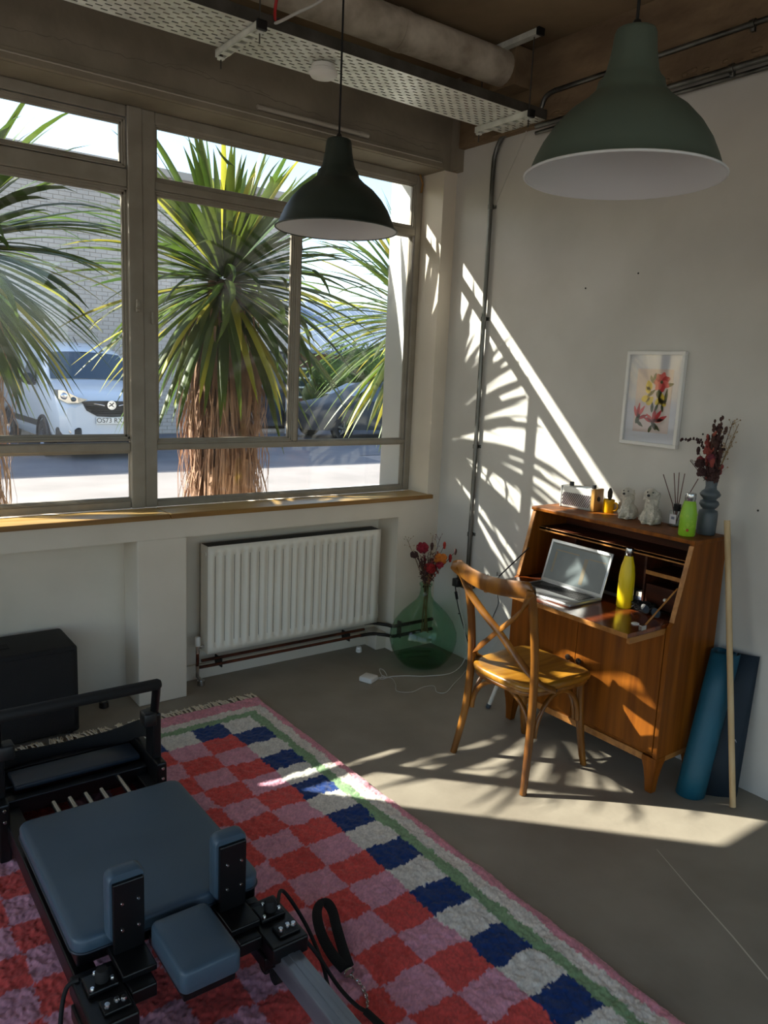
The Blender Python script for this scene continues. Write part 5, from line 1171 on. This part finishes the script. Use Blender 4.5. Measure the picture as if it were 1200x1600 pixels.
# carriage
b = B().box(.452, .979, 1.826, 2.468, .208, .250, .0)
b = B()
def rrect(x0, x1, y0, y1, rr, n=6):
    out = []
    for cx, cy2, a0 in ((x1 - rr, y1 - rr, 0), (x0 + rr, y1 - rr, 90), (x0 + rr, y0 + rr, 180), (x1 - rr, y0 + rr, 270)):
        for k in range(n + 1): a = math.radians(a0 + 90 * k / n); out.append((cx + rr * math.cos(a), cy2 + rr * math.sin(a)))
    return out
def pad(x0, x1, y0, y1, z0, z1, rr, edge, crown, name, m, parent, M=None):
    rows = []
    for ins, z in ((.004, z0), (0, z0 + .006), (0, z1 - edge), (edge * .3, z1 - edge * .3), (edge, z1), (edge * 2.5, z1 + crown * .6), ((x1 - x0) * .30, z1 + crown)):
        ring = rrect(x0 + ins, x1 - ins, y0 + ins, y1 - ins, max(rr - ins * .6, .004)); ring.append(ring[0]); rows.append([(x, y, z) for x, y in ring])
    b = B().grid(rows); bmesh.ops.remove_doubles(b.bm, verts=b.bm.verts, dist=1e-6); bmesh.ops.holes_fill(b.bm, edges=b.bm.edges)
    if M is not None: bmesh.ops.transform(b.bm, matrix=M, verts=b.bm.verts)
    return b.build(name, m, parent, 50)
cg = pad(.452, .979, 1.826, 2.468, .205, .248, .038, .010, .003, 'carriage_pad', 'vinyl_blue', rf)
B().box(.462, .969, 1.84, 2.455, .165, .206, .006).build('carriage_frame', 'black_metal', rf)
B().tube([(x, y, .209) for x, y in rrect(.4515, .9795, 1.8255, 2.4685, .038)], .0035, 6, closed=True).build('carriage_piping', 'vinyl_navy', cg, 60)
pad(.634, .794, 1.570, 1.792, .195, .258, .020, .010, .003, 'headrest', 'vinyl_blue', rf)
B().box(.645, .783, 1.585, 1.83, .165, .196, .004).build('headrest_bracket', 'black_metal', rf)
for x0 in (.530, .820):
    x1 = x0 + .096
    # upright shoulder rest: padded towards the foot end, steel plate towards the head end
    Mu = Matrix.Translation((0, 1.795, .232)) @ Matrix.Rotation(math.radians(90), 4, 'X') @ Matrix.Translation((0, 0, 0))
    sh = pad(x0, x1, 0, .192, -.048, .0, .022, .012, .0, 'shoulder_pad', 'vinyl_blue', rf, Matrix(((1, 0, 0, 0), (0, 0, 1, 1.843), (0, 1, 0, .232), (0, 0, 0, 1))))
    B().box(x0 + .010, x1 - .006, 1.784, 1.797, .20, .402, .003).build('shoulder_plate', 'black_metal', rf)
    for zz in (.27, .345):
        for xx in (x0 + .032, x1 - .022): B().lathe([(0, .004), (.0035, .004), (.005, .001), (.005, 0)], (xx, 1.784, zz), 10, MX).build('bolt', 'chrome', sh, 50)
    B().box(x0 + .004, x1 - .004, 1.70, 1.83, .188, .206, .003).build('shoulder_bracket', 'black_metal', rf)
# rope clamp blocks at the head end of the carriage
for bx, s_ in ((.487, -1), (.952, 1)):
    blk = B().box(bx - .055, bx + .055, 1.600, 1.80, .135, .185, .005).box(bx - .062, bx + .05, 1.63, 1.76, .10, .14, .004).build('rope_block', 'black_metal', rf)
    B().box(bx - .035, bx + .040, 1.70, 1.765, .185, .199, .004).build('clamp_plate', 'black_metal', blk)
    for dx, dy in ((-.024, .0), (.0, .02), (.028, .012), (-.004, .048)): B().lathe([(0, .008), (.0045, .008), (.0065, .004), (.0065, 0)], (bx + dx, 1.708 + dy, .198), 10).build('bolt', 'chrome', blk, 50)
    B().lathe([(0, .030), (.013, .030), (.017, .024), (.017, 0)], (bx + .006, 1.730, .198), 18).build('clamp_knob', 'black_rubber', blk, 50)
    B().box(bx - .02, bx + .045, 1.625, 1.672, .185, .194, .003).build('clamp_plate', 'black_metal', blk)
    for dx in (-.008, .016, .032): B().lathe([(0, .010), (.006, .010), (.008, .004), (.008, 0)], (bx + dx, 1.650 - .25 * abs(dx - .016), .193), 10).build('bolt', 'chrome', blk, 50)
    B().tube([(bx - s_ * .085 + .018 * math.cos(a), 1.735 + .018 * math.sin(a), .192) for a in [2 * math.pi * k / 20 for k in range(20)]], .0025, 6, closed=True).build('ring', 'chrome', blk, 60)
    B().box(min(bx - s_ * .055, bx - s_ * .12), max(bx - s_ * .055, bx - s_ * .12), 1.66, 1.80, .15, .188, .004).build('cross_bracket', 'black_metal', blk)
    B().tube([(bx - .03, 1.70, .065), (bx + .03, 1.70, .065)], .030, 18).tube([(bx - .03, 1.64, .065), (bx + .03, 1.64, .065)], .022, 16).build('roller_wheel', 'black_rubber', blk, 50)
# foot end: frame, platform, springs, foot bar
B().box(.44, .994, 2.86, 2.955, .075, .165, .006).build('end_frame', 'black_metal', rf)
B().box(.432, .99, 2.956, 2.985, FZ0, .180, .004).build('end_panel', 'black_metal', rf)
P = [(.442, 2.90, .262), (.48, 2.95, .225), (.56, 2.995, .196), (.68, 3.01, .182), (.80, 3.0, .186), (.90, 2.965, .205), (.955, 2.92, .235), (.985, 2.86, .272), (.99, 2.78, .30)]
B().tube(smoothpath(P, 5), 1.0, 8, flat=(.012, .035, (0, 0, 1))).build('strap_guard', 'webbing', rf, 60)
B().box(.505, .955, 2.775, 2.90, .184, .204, .006).build('standing_platform', 'vinyl_navy', rf, 50)
B().box(.470, .968, 2.735, 2.775, .115, .175, .004).build('spring_bar', 'black_metal', rf)
for k, x in enumerate((.61, .665, .72, .775, .855)):
    B().tube([(x, 2.44, .160), (x, 2.672 + (.06 if k == 4 else 0), .160)], .0105, 12).build('spring', 'chrome', rf, 60)
    B().tube([(x, 2.672 + (.06 if k == 4 else 0), .160), (x, 2.69 + (.06 if k == 4 else 0), .160)], [.0105, .004], 12).build('spring_end', 'chrome', rf, 60)
    pts = [(x + .006 * math.cos(a * 1.4), 2.10 + .34 * a / 60, .150 + .006 * math.sin(a * 1.4)) for a in range(0, 61, 2)]
    B().tube(pts, .002, 5).build('spring_coil', 'steel', rf)
for x0, s_ in ((.425, -1), (.968, 1)):
    B().box(x0, x0 + .038, 2.63, 2.93, FZ0, .225, .006).build('side_post', 'black_metal', rf)
    B().box(x0 + .002, x0 + .036, 2.68, 2.76, .22, .40, .006).build('pivot_upright', 'black_metal', rf)
    B().box(x0 - .03 if s_ > 0 else x0 + .02, x0 + .02 if s_ > 0 else x0 + .07, 2.675, 2.735, .355, .410, .008).build('pivot_clamp', 'black_plastic', rf, 50)
    B().tube([(x0 + .019, 2.72, .37), (x0 + .017, 2.690, .45), (x0 + .012, 2.665, .515)], .016, 12).build('foot_bar_arm', 'black_metal', rf, 60)
    for zz in (.205, .165): B().lathe([(0, .006), (.005, .006), (.007, .002), (.007, 0)], (x0 + .02, 2.628, zz), 10, MX).build('bolt', 'chrome', rf, 50)
    for y in (1.06,): B().box(x0 + .004, x0 + .034, y, y + .05, FZ0, .09).build('leg', 'black_metal', rf)
B().tube([(.428, 2.668, .525), (.44, 2.668, .525), (.985, 2.668, .525), (.997, 2.668, .525)], [.014, .021, .021, .014], 16).build('foot_bar', 'black_rubber', rf, 60)
# ropes and strap handle
rp = thing('pull_rope', 'black pull rope running along the reformer rail to strap handle', 'rope', (1.05, 1.6, .0))
B().tube(smoothpath([(.985, 1.735, .195), (1.03, 1.80, .185), (1.06, 1.80, .15), (1.075, 1.72, .10), (1.065, 1.62, .06), (1.05, 1.56, .03), (1.03, 1.50, .03), (.985, 1.44, .025)]), .0055, 8).tube(smoothpath([(.985, 1.655, .185), (1.03, 1.60, .12), (1.055, 1.52, .06), (1.075, 1.46, .035), (1.095, 1.42, .028), (1.10, 1.36, .026), (1.10, 1.20, .026)]), .0055, 8).build('cord', 'black_rubber', rp, 60)
B().tube([(1.088, 1.435, .03), (1.10, 1.33, .03)], .010, 10).build('sleeve', 'black_rubber', rp, 60)
rp2 = thing('pull_rope', 'black pull rope curling off the headrest end onto red rug squares', 'rope', (.40, 1.7, .0))
B().tube(smoothpath([(.45, 1.77, .19), (.42, 1.78, .17), (.395, 1.74, .11), (.385, 1.68, .06), (.375, 1.62, .03), (.35, 1.58, .025), (.30, 1.5, .025)]), .0055, 8).build('cord', 'black_rubber', rp2, 60)
hs_ = thing('strap_handle', 'black webbing strap handle loop with chain lying on the rug', 'strap', (1.18, 1.68, .02))
P = [(1.121, 1.586, .034), (1.118, 1.65, .040), (1.132, 1.73, .046), (1.160, 1.80, .052), (1.192, 1.835, .054), (1.212, 1.828, .054), (1.210, 1.79, .050), (1.186, 1.73, .046), (1.158, 1.655, .040), (1.135, 1.586, .034)]
B().tube(smoothpath(P, 4), 1.0, 8, flat=(.0165, .0055, (-.35, .1, 1))).build('loop', 'webbing', hs_, 60)
B().tube([(1.126 + .016 * math.cos(a), 1.572, .030 + .012 * math.sin(a)) for a in [2 * math.pi * k / 16 for k in range(16)]], .0028, 6, closed=True).build('d_ring', 'chrome', hs_, 60)
cpts = smoothpath([(1.126, 1.565, .025), (1.135, 1.53, .022), (1.128, 1.49, .02), (1.112, 1.46, .022), (1.095, 1.44, .03)], 3)
for k in range(len(cpts) - 1):
    a, b_ = Vector(cpts[k]), Vector(cpts[k + 1]); d = (b_ - a); m_ = (a + b_) / 2; u = d.normalized(); v = u.orthogonal().normalized()
    if k % 2: v = u.cross(v)
    B().tube([m_ + u * d.length * .75 * math.cos(t) + v * .004 * math.sin(t) for t in [2 * math.pi * q / 10 for q in range(10)]], .0014, 5, closed=True).build('chain_link', 'chrome', hs_, 60)
